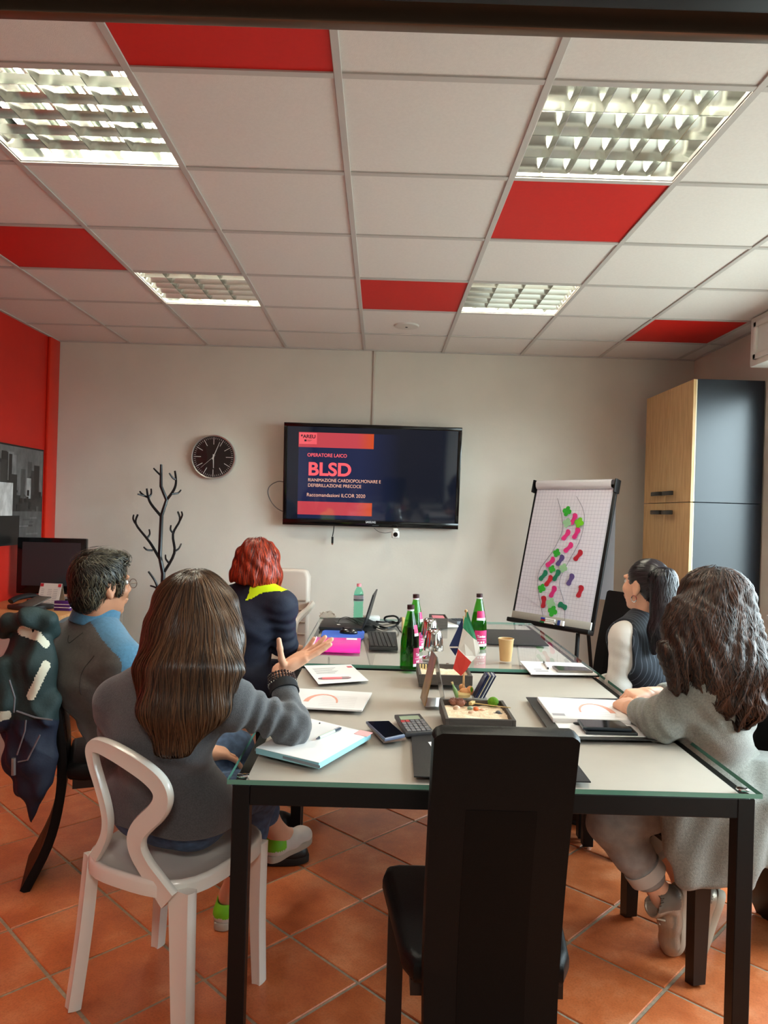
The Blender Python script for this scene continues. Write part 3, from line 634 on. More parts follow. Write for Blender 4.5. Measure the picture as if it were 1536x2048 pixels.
gd = np.array(FM)[:3, :3].T @ np.array([0, 0, -1.]); rp = rp[:-5]+[np.array([bh_-.01, -.034])+np.array([gd[1], gd[2]])*t_ for t_ in np.linspace(.02, .74, 8)]; vs = [(x, p_[0], p_[1]) for p_ in rp for x in (-pw, pw)]; MB().raw(vs, [(2*i, 2*i+1, 2*i+3, 2*i+2) for i in range(len(rp)-1)]).build('turned_over_sheets', MATS['plain_paper'], fc)
for s in (-1, 1): MB().prism([(s*bw_-.006, bh_-.06), (s*bw_+.006, bh_-.06), (s*bw_+.006, bh_+.03), (s*bw_-.006, bh_+.03)], -.03, .03, bev=.004).build('side_clamp', M_black, fc)
# footprints, clovers, pencil path, at their places on the sheet (0..1 across, 0..1 down)
fcols = {'p': mat('felt_pink', (214, 42, 120), .7), 'r': mat('felt_red', (178, 24, 44), .7), 'v': mat('felt_violet', (92, 74, 130), .7), 'g': mat('felt_teal', (20, 118, 84), .7), 'c': mat('felt_green', (46, 166, 44), .7), 'l': mat('felt_pale_green', (150, 196, 150), .7), 'y': mat('felt_lime', (110, 190, 20), .7)}
_e = np.linalg.inv(np.array(FM))
def onsheet(cx, cy):                                     # crop pixel -> board coordinates
    px, py = 980+cx*556/1536, 700+cy*600/1658; d = _ray(px, py); o = np.array([0, 0, HC]); n = np.array(FM)[:3, 2]; p0 = np.array(FM)[:3, 3]+n*.008
    q = o+d*(((p0-o)@n)/(d@n)); return (_e @ np.array([*q, 1]))[:2]
foot = [(-.30, -.5), (-.36, -.38), (-.30, -.2), (-.22, -.02), (-.26, .18), (-.36, .34), (-.30, .47), (-.1, .53), (.14, .5), (.30, .36), (.32, .18), (.22, 0), (.2, -.2), (.24, -.36), (.14, -.5), (-.08, -.55)]
def stick(name, pts, m, z=.0): 
    MB().prism(pts, .0115+z, .0135+z).build(name, m, fc, smooth=False)
for cx, cy, c, ang in ((465, 935, 'p', -8), (424, 1024, 'p', -22), (480, 1014, 'p', -10), (437, 1094, 'p', -30), (491, 1137, 'r', -22), (337, 1174, 'p', -32), (391, 1164, 'v', -18), (298, 1248, 'g', -24), (370, 1247, 'g', -14), (328, 1277, 'r', -18), (351, 1337, 'p', -8), (448, 1270, 'v', -8), (501, 1335, 'r', -2), (299, 1392, 'r', 16), (403, 1413, 'g', 82)):
    p0 = onsheet(cx, cy); a = math.radians(ang-6); L = .078 if ang != 82 else .07
    stick('footprint', [(p0[0]+(x*math.cos(a)*.062-y*math.sin(a)*L), p0[1]+(x*math.sin(a)*.062+y*math.cos(a)*L)) for x, y in foot], fcols[c])
for cx, cy, c, s in ((428, 892, 'c', .036), (428, 956, 'l', .034), (495, 955, 'y', .036), (371, 1122, 'c', .03), (345, 1212, 'c', .028), (408, 1206, 'l', .032), (288, 1318, 'c', .032), (338, 1400, 'l', .036), (348, 1444, 'c', .038)):
    p0 = onsheet(cx, cy); pts = []
    for k in range(40):
        th = 2*math.pi*k/40; r = s*(.55+.45*abs(math.cos(2*th+.4))**.6*(1 if k % 10 not in (5,) else .8)); pts.append((p0[0]+r*math.cos(th), p0[1]+r*math.sin(th)))
    stick('clover', pts, fcols[c], .001)
M_pencil = mat('pencil_line', (120, 118, 128), .7)
for pts in ([(374, 820), (395, 900), (400, 1000), (350, 1110), (275, 1220), (268, 1320), (295, 1475)], [(480, 810), (515, 880), (522, 950), (495, 1060), (420, 1200), (385, 1290), (412, 1400), (415, 1495)]):
    P = [np.array([*onsheet(*q), .0118]) for q in smoothpath(pts, 5)]; MB().tube(P, .0016, 4).build('pencil_curve', M_pencil, fc)
P = [np.array([*onsheet(*q), .0115]) for q in [(155, 1325), (300, 1440)]]; MB().tube(P, .0011, 4).build('paper_crease', mat('crease', (196, 192, 204), .8), fc)
for k, (x, c) in enumerate(((.0, (40, 50, 150)), (.012, (170, 30, 40)), (-.01, (30, 110, 60)))):
    mk = thing('marker', ['blue-capped board marker in the flip chart tray, topmost', 'red-capped board marker in the flip chart tray, in the middle', 'green-capped board marker in the flip chart tray, lowest'][k], 'marker', (0, 0, 0), group='markers in the flip chart tray')
    mk.matrix_world = FM @ T(.02+x*.3, .013-.012*k+.012, .052)
    MB().tube([(-.02, 0, 0), (.055, 0, 0)], .007, 8).build('barrel', M_white, mk); MB().tube([(-.055, 0, 0), (-.02, 0, 0)], .0075, 8).build('cap', mat('marker_cap_%d' % k, c, .4), mk)
er = thing('board_eraser', 'small blue and white eraser box in the flip chart tray', 'eraser'); er.matrix_world = FM @ T(.125, .012, .055)
MB().box((-.022, -.016, -.009), (.022, .016, .009), .002).build('sleeve', M_white, er); MB().box((-.0225, -.0165, -.003), (.0, .0165, .0095), .001).build('print', mat('eraser_blue', (40, 60, 130), .5), er)
FMn = np.array(FM)
def fcl(w): return (_e @ np.array([*w, 1]))[:3]
lt = FMn[:3, 3]+FMn[:3, 0]*.23+FMn[:3, 2]*.012; lf = np.array([lt[0]-.06, lt[1]-.12, 0]); MB().tube([fcl(lt), fcl(lf)], .013, 10).build('leg', M_black, fc)
MB().tube([fcl(lt), fcl(lt*.96+lf*.04)], .018, 10).build('leg_clamp', M_chrome, fc)
lt = FMn[:3, 3]-FMn[:3, 0]*.23+FMn[:3, 2]*.012; lf = np.array([lt[0]-.06, lt[1]-.1, 0]); MB().tube([fcl(lt), fcl(lf)], .013, 10).build('leg', M_black, fc)
tp = (TL_+TR_)/2; MB().tube([fcl(tp-FMn[:3, 2]*.03), fcl([tp[0]+.28, min(tp[1]+.3, 5.5), 0])], .013, 10).build('leg', M_black, fc)
# poster on the red wall
po = thing('poster', 'large black and white city photograph print on the red wall', 'picture', (XL+.004, 0, 0)); PX_ = XL+.03
c0 = [_ray(*q) for q in ((88, 900), (85, 1085))]; c0 = [d*(PX_/d[0]) for d in c0]; y1 = c0[0][1]; z1 = c0[0][2]+HC; z0 = c0[1][2]+HC; y0 = y1-1.5
MB().box((0, y0, z0), (.026, y1, z1), .002).build('panel', mat('poster_edge', (24, 24, 24), .5), po)
def gm(v): return mat('poster_grey_%d' % v, (v, v, v), .4, noise=.22, nscale=22, stretch=(1, 1.0, .6))
def pq(ya, za, yb, zb, v, z): MB().raw([(z, y1-ya, z1-za), (z, y1-yb, z1-za), (z, y1-yb, z1-zb), (z, y1-ya, z1-zb)], [(0, 1, 2, 3)]).build('print_area', gm(v), po, smooth=False, kind='stuff')
hh_ = z1-z0
pq(.012, .012, 1.49, hh_-.012, 40, .0262); pq(.012, .012, 1.49, .34, 96, .0264); pr_ = random.Random(5)
for k in range(46):                                     # skyline, then tree mass, then water with reflections
    ya = pr_.uniform(.02, 1.4); w_ = pr_.uniform(.03, .1); za = pr_.uniform(.05, .26); pq(ya, za, min(ya+w_, 1.48), .36, pr_.choice([22, 28, 34, 48, 70, 120, 150]), .0266+.00002*k)
for k in range(70): ya = pr_.uniform(.02, 1.45); za = pr_.uniform(.30, .46); s_ = pr_.uniform(.01, .05); pq(ya, za, ya+s_, za+s_*pr_.uniform(.6, 1.6), pr_.choice([18, 24, 30, 44, 66]), .0276+.00001*k)
pq(.012, .45, 1.49, hh_-.012, 78, .0284)
for k in range(26): ya = pr_.uniform(.02, 1.4); za = pr_.uniform(.47, hh_-.05); pq(ya, za, ya+pr_.uniform(.05, .2), za+.012, pr_.choice([50, 64, 100, 120]), .0286+.00001*k)
pq(.34, hh_-.20, .62, hh_-.012, 18, .0292); pq(.44, hh_-.42, .64, hh_-.2, 190, .0292)
DZT = .78
# monitor, telephone, calendar, card box on the desk
mo = thing('monitor', 'black desktop monitor switched off on the corner desk', 'monitor', (at(104, 1150, 4.98)[0], 4.98, DZT), math.radians(6))
b = MB(); b.box((-.225, -.02, .045), (.225, .03, .425), .008); b.box((-.12, .02, .1), (.12, .06, .32), .01); b.build('casing', M_gloss, mo)
MB().box((-.19, -.0212, .10), (.19, -.0195, .395)).build('screen', mat('screen_off', (40, 42, 44), .25), mo)
MB().box((-.05, -.01, .0), (.05, .04, .06), .004).build('neck', M_gloss, mo); MB().box((-.13, -.09, 0), (.13, .1, .014), .005).build('foot', M_gloss, mo)
ca = thing('desk_calendar', 'white tent-shaped desk calendar with red corners in front of the monitor', 'calendar', (*on(100, 1208, DZT)[:2], DZT), math.radians(-8))
c_ = MB(); c_.M = frame((0, -.03, 0), (1, 0, 0), (0, .3, 1)); c_.box((-.075, 0, -.001), (.075, .14, .001)); cl = c_.build('front_sheet', mat('calendar_paper', (222, 220, 212), .6), ca)
c_ = MB(); c_.M = frame((0, .055, 0), (1, 0, 0), (0, -.3, 1)); c_.box((-.075, 0, -.001), (.075, .14, .001)); c_.build('back_sheet', mat('calendar_brown', (150, 132, 112), .7), ca)
c_ = MB(); c_.M = frame((0, -.032, 0), (1, 0, 0), (0, .3, 1)); c_.box((-.073, .118, .0005), (-.05, .138, .0015)); c_.box((.052, .118, .0005), (.073, .138, .0015)); c_.build('red_corner', mat('calendar_red', (190, 40, 50), .6), ca)
c_ = MB(); c_.M = frame((0, -.032, 0), (1, 0, 0), (0, .3, 1))
for r in range(8): 
    for s in (-.06, -.015, .025): c_.box((s, .015+r*.012, .0005), (s+(.03 if s > -.05 else .02), .018+r*.012, .001))
c_.build('print', mat('calendar_print', (170, 168, 165), .7), ca)
cx_ = thing('card_box', 'small purple and white card box on the desk beside the calendar', 'box', (*on(126, 1221, DZT)[:2], DZT), math.radians(-4))
MB().box((-.05, -.015, 0), (.05, .015, .06), .001).build('box', mat('card_purple', (74, 34, 110), .5), cx_)
p_ = MB(); p_.box((-.0505, -.0165, .018), (.0505, .016, .022)); p_.box((-.0505, -.0165, .038), (.0505, .016, .042)); p_.build('stripe', M_white, cx_)
te = thing('desk_telephone', 'dark desk telephone on the desk left of the calendar', 'telephone', (*on(62, 1218, DZT)[:2], DZT), math.radians(-25))
p_ = MB(); p_.prism([(-.10, -.09), (.10, -.09), (.10, .10), (-.10, .10)], 0, .03, bev=.008); p_.build('base', mat('phone_grey', (48, 46, 46), .4), te)
p_ = MB(); p_.M = T(0, 0, .0) @ Matrix.Rotation(math.radians(18), 4, 'X'); p_.box((-.03, -.06, .045), (.095, .09, .052), .003); p_.build('keypad', mat('phone_key', (90, 86, 80), .5), te)
MB().tube(smoothpath([(-.07, -.09, .05), (-.07, -.04, .068), (-.07, .05, .075), (-.07, .10, .06)], 4), [.024]*13, 8, flat=(.7, 1)).build('handset', mat('phone_black', (24, 24, 25), .35), te)
# ================================================================ things on the tables
M_paper = mat('paper', (236, 234, 232), .8)
M_paper2 = mat('paper_shaded_print', (150, 148, 150), .8)
M_padblk = mat('desk_pad_leather', (34, 33, 33), .45, bump=.15, bscale=120, stretch=(1, 14, 1))
def quadthing(name, label, cat, px, th, m, z=TZ, group=None, part='body', bev=.0, sub=None):
    """a flat thing lying on the table, its four corners read off at height z+th"""
    P = [on(*q, z+th)[:2] for q in px]; c = sum(P)/4
    t = thing(name, label, cat, (c[0], c[1], z), 0, group)
    MB().prism([tuple(p-c) for p in P], 0.0003, th, bev=bev).build(part, m, t, smooth=bev > 0)
    return t, P, c
def plane(P, c, th):                            # matrix on a quad's top: x along the near edge, y away along the sides
    x = (P[2]-P[3]+P[1]-P[0])/2; y = (P[0]-P[3]+P[1]-P[2])/2; o = sum(P)/4-c-x/2-y/2; lx, ly = np.linalg.norm(x), np.linalg.norm(y); x = x/lx; y = y/ly
    return Matrix(((x[0], y[0], 0, o[0]), (x[1], y[1], 0, o[1]), (0, 0, 1, th), (0, 0, 0, 1))), lx, ly
# order of corners: far-left, far-right, near-right, near-left
dpA, P, c = quadthing('desk_pad', 'black desk pad at the foreground seat, half hidden by the empty chair', 'desk pad', [(822, 1466), (1120, 1482), (1182, 1563), (828, 1552)], .004, M_padblk, group='black desk pads', part='mat', bev=.001)
zA = TZ+.0043
t, P, c = quadthing('paper_sheet', 'white paper sheet on the foreground desk pad, peeking out left of the empty chair', 'paper', [(856, 1484), (960, 1478), (985, 1520), (890, 1530)], .001, M_paper, zA, part='sheet')
dpB, P, c = quadthing('desk_pad', 'black desk pad at the right, under the open notebook', 'desk pad', [(1052, 1394), (1262, 1397), (1335, 1480), (1110, 1477)], .004, M_padblk, group='black desk pads', part='mat', bev=.001)
dpC, P, c = quadthing('desk_pad', 'empty black desk pad at the far right end of the tables', 'desk pad', [(972, 1258), (1068, 1260), (1098, 1291), (974, 1287)], .004, M_padblk, group='black desk pads', part='mat', bev=.001)
dpD, P, c = quadthing('desk_pad', 'black pad under the right end of the open laptop', 'desk pad', [(700, 1238), (760, 1240), (750, 1262), (684, 1262)], .0015, M_padblk, group='black desk pads', part='mat')
# near left: pad with blue edges, pen on it
t, P, c = quadthing('writing_pad', 'white writing pad with pale blue edges under the raised elbow', 'notepad', [(618, 1437), (742, 1467), (638, 1526), (512, 1496)], .016, mat('pad_blue', (150, 206, 218), .6), part='pad_block')
M_, lx, ly = plane(P, c, .0162); MB().prism([tuple(p-c) for p in P], .0161, .0172).build('top_sheet', M_paper, t, smooth=False)
b = MB(); b.M = M_; b.box((-.0004, -.0006, -.0115), (lx, .0, -.004)); b.build('grey_edge', mat('pad_grey_edge', (126, 140, 150), .6), t)
b = MB(); b.M = M_; b.box((lx-.035, ly*.86, .0012), (lx+.012, ly*1.0, .0018)); b.build('pink_tab', mat('pink_tab', (236, 170, 170), .6), t)
b = MB(); b.M = M_; b.tube([(lx*.22+.0, ly*.93, .0013), (lx*.22+.003, ly*.93, .0013)], .003, 6); b.build('hole', M_black, t)
def pen(label, a, b_, z, col, tip=(40, 44, 52), clip=True, r=.0045, name='pen'):
    A = on(*a, z+r)-0; B = on(*b_, z+r); L = np.linalg.norm(B-A); t = thing(name, label, 'pen', (A[0], A[1], z), math.atan2(B[1]-A[1], B[0]-A[0]), 'pens on the tables')
    MB().tube([(L*.12, 0, r), (L*.72, 0, r)], r, 8).build('barrel', mat('pen_%d_%d_%d' % col, col, .3), t)
    MB().tube([(0, 0, r), (L*.03, 0, r), (L*.12, 0, r)], [.001, .0025, r*.98], 8).build('tip', mat('pen_tip_%d' % tip[0], tip, .3), t)
    MB().tube([(L*.72, 0, r), (L*.93, 0, r), (L, 0, r)], [r*1.02, r, r*.5], 8).build('cap', MATS['pen_tip_%d' % tip[0]], t)
    if clip: MB().box((L*.7, -.001, 2*r), (L*.94, .001, 2*r+.0012)).build('clip', M_chrome, t)
pen('white and dark ballpoint pen on the blue-edged writing pad', (632, 1478), (682, 1456), TZ+.0178, (190, 210, 190), (52, 60, 72))
# sheets at the left seats
M_print = mat('print_grey', (158, 154, 156), .8); M_warm = mat('print_coral', (226, 160, 140), .8)
t, P, c = quadthing('paper_sheet', 'printed sheet under the pink pen near the table joint', 'paper', [(608, 1331), (702, 1329), (737, 1361), (637, 1368)], .0015, M_paper, part='sheet')
M_, lx, ly = plane(P, c, .0017); b = MB(); b.M = M_
for k in range(6): b.box((lx*.12, ly*(.5+.06*k), 0), (lx*(.5+.05*(k % 3)), ly*(.52+.06*k), .0001))
b.build('print', M_print, t); b = MB(); b.M = M_; b.box((lx*.86, ly*.78, 0), (lx*.97, ly*.88, .0001)); b.build('red_mark', mat('print_red', (206, 110, 116), .8), t)
pen('pink ballpoint pen lying across a printed sheet', (636, 1357), (702, 1355), TZ+.002, (226, 120, 124), (150, 120, 120))
t, P, c = quadthing('paper_stack', 'thin stack of printed sheets with a faint curved arrow, behind the writing pad', 'paper', [(590, 1376), (744, 1385), (724, 1420), (575, 1413)], .006, M_paper, part='sheets')
M_, lx, ly = plane(P, c, .0063)
def arc(M_, lx, ly, t, flip=1, cx=.42):
    b = MB(); b.M = M_; b.tube([(lx*cx-flip*lx*.2*math.cos(a)*-1, ly*.30+ly*.42*math.sin(a), 0) for a in np.linspace(.0, math.pi, 14)], [.004+.0007*k for k in range(14)], 4, flat=(.05, 1), up=(0, 0, 1)); b.build('printed_arrow', M_warm, t)
    b = MB(); b.M = M_
    for k in range(7): b.box((lx*.4, ly*(.12+.09*k), 0), (lx*.86, ly*(.128+.09*k), .0001))
    b.build('print', mat('print_faint', (212, 206, 208), .8), t)
arc(M_, lx, ly, t)
# phones, calculator in the middle
M_scr = mat('phone_screen', (8, 8, 10), .06, spec=.6)
def phone(label, px, z, col, th=.009, name='mobile_phone', scrn=True, cam_=False):
    t, P, c = quadthing(name, label, 'phone', px, th, mat('phone_%d_%d' % col[:2], col, .3), z, 'mobile phones', 'case', .0025)
    if scrn:
        Q = [(p-c)*.93 for p in P]; MB().prism([tuple(q) for q in Q], th, th+.0006).build('screen', M_scr, t, smooth=False)
    return t
phone('bronze mobile phone lying under another phone, left of the calculator', [(735, 1447), (780, 1444), (812, 1475), (767, 1481)], TZ, (120, 96, 84), .009, scrn=False)
phone('mobile phone in a grey-blue case stacked on another phone beside the calculator', [(732, 1442), (778, 1441), (810, 1469), (770, 1477)], TZ+.0096, (98, 106, 130), .010)
t, P, c = quadthing('calculator', 'dark desk calculator with grey and red keys', 'calculator', [(789, 1429), (840, 1427), (868, 1462), (811, 1466)], .014, mat('calculator_body', (54, 52, 54), .4), part='body', bev=.003)
M_, lx, ly = plane(P, c, .0142)
b = MB(); b.M = M_; b.box((lx*.12, ly*.68, 0), (lx*.86, ly*.88, .0006)); b.build('display', mat('lcd', (158, 168, 140), .25), t)
M_key = mat('calc_key', (112, 108, 108), .5); M_kred = mat('calc_key_red', (176, 48, 50), .5)
for r in range(5):
    for k in range(5):
        b = MB(); b.M = M_; x = lx*(.07+.175*k); y = ly*(.53-.122*r); b.box((x, y, 0), (x+lx*.145, y+ly*.088, .003), .0008, 1); b.build('key', M_kred if r == 0 and k < 2 else M_key, t)
# zen sand trays
M_tray = mat('tray_wood', (70, 62, 56), .6, noise=.15, nscale=20, stretch=(1, 6, 6)); M_sand = mat('sand', (232, 208, 176), .9, noise=.08, nscale=120, bump=.6, bscale=160)
M_shell = mat('shell', (196, 150, 120), .5, col2=(236, 214, 190), nscale=60); M_peb = mat('pebble_orange', (206, 104, 54), .35); M_pebg = mat('pebble_grey', (74, 74, 76), .4); M_moss = mat('moss', (92, 140, 20), .9, noise=.2, nscale=80, bump=.6, bscale=300); M_bam = mat('bamboo', (206, 178, 120), .5)
def tray(label, x0, x1, y0, y1, hgt):
    w, d = x1-x0, y1-y0; t = thing('sand_tray', label, 'tray', ((x0+x1)/2, (y0+y1)/2, TZ), 0, 'sand trays'); e = .011
    for s in (-1, 1):
        MB().box((s*(w/2-e/2)-e/2, -d/2, .008), (s*(w/2-e/2)+e/2, d/2, hgt), .001, 1).build('side', M_tray, t); MB().box((-w/2+e, s*(d/2-e/2)-e/2, .008), (w/2-e, s*(d/2-e/2)+e/2, hgt), .001, 1).build('side', M_tray, t)
    for sx in (-1, 1):
        for sy in (-1, 1): MB().box((sx*(w/2-.014)-.012, sy*(d/2-.014)-.012, 0), (sx*(w/2-.014)+.012, sy*(d/2-.014)+.012, .0085)).build('foot', M_tray, t)
    MB().box((-w/2+e, -d/2+e, .008), (w/2-e, d/2-e, .011)).build('bottom', M_tray, t)
    n = 26; vs = []; W_, D_ = w/2-e-.0005, d/2-e-.0005
    for j in range(n+1):
        for i in range(n+1):
            x, y = -W_+2*W_*i/n, -D_+2*D_*j/n; vs.append((x, y, hgt-.017+.0035*math.sin(70*x+9*math.sin(30*y))+.004*math.sin(23*y+2)))
    MB().raw(vs, [(j*(n+1)+i, j*(n+1)+i+1, (j+1)*(n+1)+i+1, (j+1)*(n+1)+i) for j in range(n) for i in range(n)]).build('sand', M_sand, t, kind='stuff')
    return t
b0 = on(892, 1452, TZ); HT_ = .047
fl_, fr_ = on(891, 1437, TZ+HT_), on(1028, 1434, TZ+HT_); bl_ = on(878, 1397, TZ+HT_)
t1 = tray('dark sand tray with shells, a moss ball and a tiny rake', fl_[0], fr_[0], fl_[1], bl_[1], HT_)
zs = TZ+HT_-.016
def lay(name, label, cat, px, m, fn, grp=None, z=None):
    p = on(*px, zs if z is None else z); t = thing(name, label, cat, p, 0, grp); b = MB(); fn(b); b.build('body', m, t); return t
def urchin(b):
    b.ball((0, 0, .010), (.016, .012, .012), 14, 8)
    for k in range(60):
        a = rnd.uniform(0, 6.28); h = rnd.uniform(.1, 1.4); d = np.array([math.cos(a)*math.cos(h), math.sin(a)*math.cos(h), math.sin(h)]); p = np.array([0, 0, .010])+d*np.array([.015, .011, .011]); b.tube([p, p+d*.006], [.0014, .0004], 4)
lay('sea_urchin', 'spiny brown sea urchin shell in the back left of the front sand tray', 'shell', (908, 1410), mat('urchin', (146, 96, 80), .6), urchin)
lay('sea_urchin', 'smaller spiny shell right of the large one in the front sand tray', 'shell', (921, 1412), mat('urchin', (146, 96, 80), .6), urchin)
lay('sea_shell', 'round orange-white shell at the left of the front sand tray', 'shell', (913, 1421), M_shell, lambda b: b.ball((0, 0, .008), (.012, .009, .009), 12, 8))
lay('pebble', 'green-grey pebble left of the orange one in the front sand tray', 'pebble', (940, 1420), mat('pebble_green', (130, 150, 128), .4), lambda b: b.ball((0, 0, .006), (.010, .008, .007), 10, 6))
lay('pebble', 'orange pebble in the middle of the front sand tray', 'pebble', (952, 1422), M_peb, lambda b: b.ball((0, 0, .007), (.010, .009, .008), 10, 6))
lay('pebble', 'pale pink pebble right of the orange one in the front sand tray', 'pebble', (964, 1423), mat('pebble_pink', (222, 170, 140), .4), lambda b: b.ball((0, 0, .005), (.010, .007, .006), 10, 6))
lay('pebble', 'flat mottled pebble at the near edge of the front sand tray', 'pebble', (944, 1429), M_shell, lambda b: b.ball((0, 0, .005), (.014, .007, .007), 10, 6))
lay('pebble', 'dark grey stone in the right corner of the front sand tray', 'pebble', (996, 1429), M_pebg, lambda b: (b.ball((0, 0, .006), (.009, .008, .007), 10, 6), b.ball((-.001, 0, .003), (.016, .010, .004), 10, 6)))
lay('moss_ball', 'bright green moss ball in the front sand tray', 'ornament', (986, 1412), M_moss, lambda b: b.ball((0, 0, .014), (.019, .017, .017), 20, 12))
A = on(945, 1406, TZ+HT_-.004); B = on(1021, 1415, TZ+HT_+.003); rk = thing('bamboo_rake', 'tiny bamboo rake laid across the front sand tray', 'rake', A, math.atan2(B[1]-A[1], B[0]-A[0]))
MB().tube([(0, 0, 0), (np.linalg.norm(B-A), 0, .006)], .0016, 6).build('handle', M_bam, rk); b = MB(); b.box((-.008, -.014, -.005), (.004, .014, .005), .001); b.build('head', M_bam, rk)
f2, r2, k2 = on(838, 1349, TZ+HT_), on(945, 1351, TZ+HT_), on(832, 1326, TZ+HT_)
t2 = tray('dark square sand tray farther along the table, behind the tent-shaped photo card', f2[0], r2[0], f2[1], k2[1], HT_)
lay('wooden_fence', 'tiny pale wooden fence piece in the rear sand tray', 'ornament', (848, 1338), M_bam, lambda b: [b.box((-.02+.012*k, -.004, 0), (-.013+.012*k, .004, .02), .001, 1) for k in range(4)])
lay('pebble', 'dark pebble alone on the sand of the rear tray', 'pebble', (895, 1332), mat('pebble_brown', (110, 84, 70), .5), lambda b: b.ball((0, 0, .006), (.009, .008, .007), 10, 6))
lay('sea_shell', 'pale shell at the right of the rear sand tray', 'shell', (917, 1342), M_shell, lambda b: b.ball((0, 0, .006), (.012, .009, .008), 10, 6))
# tent-shaped photo card
pt = thing('photo_stand', 'tent-shaped stand with a brown print on its left face', 'photo stand', on(866, 1405, TZ), math.radians(4))
pl, pr, tp = on(853, 1412, TZ), on(890, 1393, TZ), on(873, 1306, TZ+.172)
o = np.array(pt.location); ctr = .5*(pl+pr); wy = .062
b = MB(); b.raw([(-.036, -wy, .001), (-.036, wy, .001), (0, wy, .175), (0, -wy, .175), (-.039, -wy, .001), (-.039, wy, .001), (-.002, wy, .178), (-.002, -wy, .178)], [(0, 1, 2, 3), (7, 6, 5, 4), (0, 4, 5, 1), (1, 5, 6, 2), (2, 6, 7, 3), (3, 7, 4, 0)])
b.build('print_panel', mat('photo_brown', (150, 112, 62), .35, col2=(96, 70, 44), nscale=16), pt, smooth=False)
b = MB(); b.raw([(.036, -wy, .001), (.036, wy, .001), (0, wy, .175), (0, -wy, .175), (.039, -wy, .001), (.039, wy, .001), (.003, wy, .175), (.003, -wy, .175)], [(0, 1, 2, 3), (7, 6, 5, 4), (0, 4, 5, 1), (1, 5, 6, 2), (2, 6, 7, 3), (3, 7, 4, 0)])
b.build('clear_panel', mat('acrylic', (206, 202, 198), .15, trans=.6), pt, smooth=False)
b = MB(); b.box((-.036, -wy, .0), (.036, wy, .002)); b.build('base', MATS['acrylic'], pt, smooth=False)
# flags on a little stand, brochures
fb = on(925, 1392, TZ); fl0 = thing('flag_stand', 'table flag stand with an Italian and a European flag', 'flag', fb)
MB().lathe([(0, 0), (.03, 0), (.03, .01), (.022, .016), (0, .018)], n=20).build('base', M_bam, fl0)
def pole(dx, dy, tx, ty, h): MB().tube([(dx, dy, .012), (tx, ty, h)], .0022, 6).build('stick', mat('stick_wood', (196, 150, 100), .5), fl0)
top = on(933, 1218, TZ+.0)  # direction only
hz = .36
def fpt(px, py, dy=0): return at(px, py, fb[1]+dy)-fb
pt1, pt2 = fpt(932, 1222), fpt(927, 1232, .03)
pole(.0, 0, pt1[0], pt1[1], pt1[2]); pole(.008, .012, pt2[0], pt2[1], pt2[2]); MB().ball(pt1, .006, 10, 8).build('finial', MATS['stick_wood'], fl0)
def cloth(name, pts, m, dy=0, th=.0012):
    n = len(pts); P = [fpt(x, y, dy+d) for x, y, d in pts]; vs = [p for p in P]+[p+np.array([0, th, 0]) for p in P]
    MB().raw(vs, [list(range(n)), list(range(2*n-1, n-1, -1))]+[(i, n+i, n+(i+1) % n, (i+1) % n) for i in range(n)]).build(name, m, fl0, smooth=False)
cloth('green_band', [(935, 1221, 0), (941, 1240, -.004), (948, 1262, -.006), (954, 1281, -.008), (946, 1276, -.012), (936, 1266, -.012), (926, 1256, -.008), (928, 1240, -.004), (931, 1228, 0)], mat('flag_green', (34, 116, 74), .7))
cloth('white_band', [(926, 1256, -.008), (936, 1266, -.012), (946, 1276, -.012), (954, 1281, -.008), (959, 1294, -.004), (960, 1303, -.004), (952, 1314, -.006), (943, 1324, -.012), (932, 1314, -.012), (922, 1304, -.008), (916, 1298, -.006)], mat('flag_white', (228, 218, 206), .7))
cloth('red_band', [(916, 1298, -.006), (922, 1304, -.008), (932, 1314, -.012), (943, 1324, -.012), (933, 1340, -.01), (922, 1352, -.008), (906, 1337, -.006), (911, 1318, -.006)], mat('flag_red', (216, 60, 46), .7))
cloth('blue_flag', [(925, 1236, .02), (926, 1258, .02), (917, 1297, .02), (911, 1312, .02), (899, 1295, .02), (899, 1291, .02), (912, 1264, .02)], mat('flag_blue', (30, 42, 84), .7), .01)
cloth('blue_flag_hem', [(899, 1293, .012), (916, 1293, .012), (916, 1296, .012), (899, 1296, .012)], mat('flag_white', (228, 218, 206), .7), .015)
go = on(917, 1392, TZ); gt = thing('figurine', 'small loaf-shaped terracotta figurine at the foot of the flags', 'ornament', on(930, 1391, TZ))
b = MB(); b.ball((-.004, -.012, .016), (.02, .014, .016), 12, 8); b.ball((.018, -.004, .02), (.014, .012, .018), 10, 8); b.ball((-.012, .006, .03), (.012, .01, .012), 10, 8); b.build('body', mat('terracotta_figure', (206, 140, 88), .5), gt)
MB().ball((.022, -.014, .026), (.005, .004, .010), 8, 6).build('leaf', M_moss, gt)
gb = thing('miniature_bottle', 'tiny green bottle figure leaning beside the flag stand', 'ornament', on(915, 1394, TZ))
b = MB(); b.M = Matrix.Rotation(math.radians(-22), 4, 'Y'); b.lathe([(0, 0), (.008, 0), (.008, .03), (.0035, .042), (.0035, .052), (0, .052)], n=12); b.build('body', mat('mini_green', (128, 158, 96), .3), gb)
b = MB(); b.M = Matrix.Rotation(math.radians(-22), 4, 'Y'); b.lathe([(.0042, .052), (.0042, .06), (0, .06)], n=10); b.build('cap', M_bam, gb)
bz = on(950, 1394, TZ); bh = thing('brochure_holder', 'leaning rack of dark blue and cream brochures behind the front sand tray', 'brochures', bz)
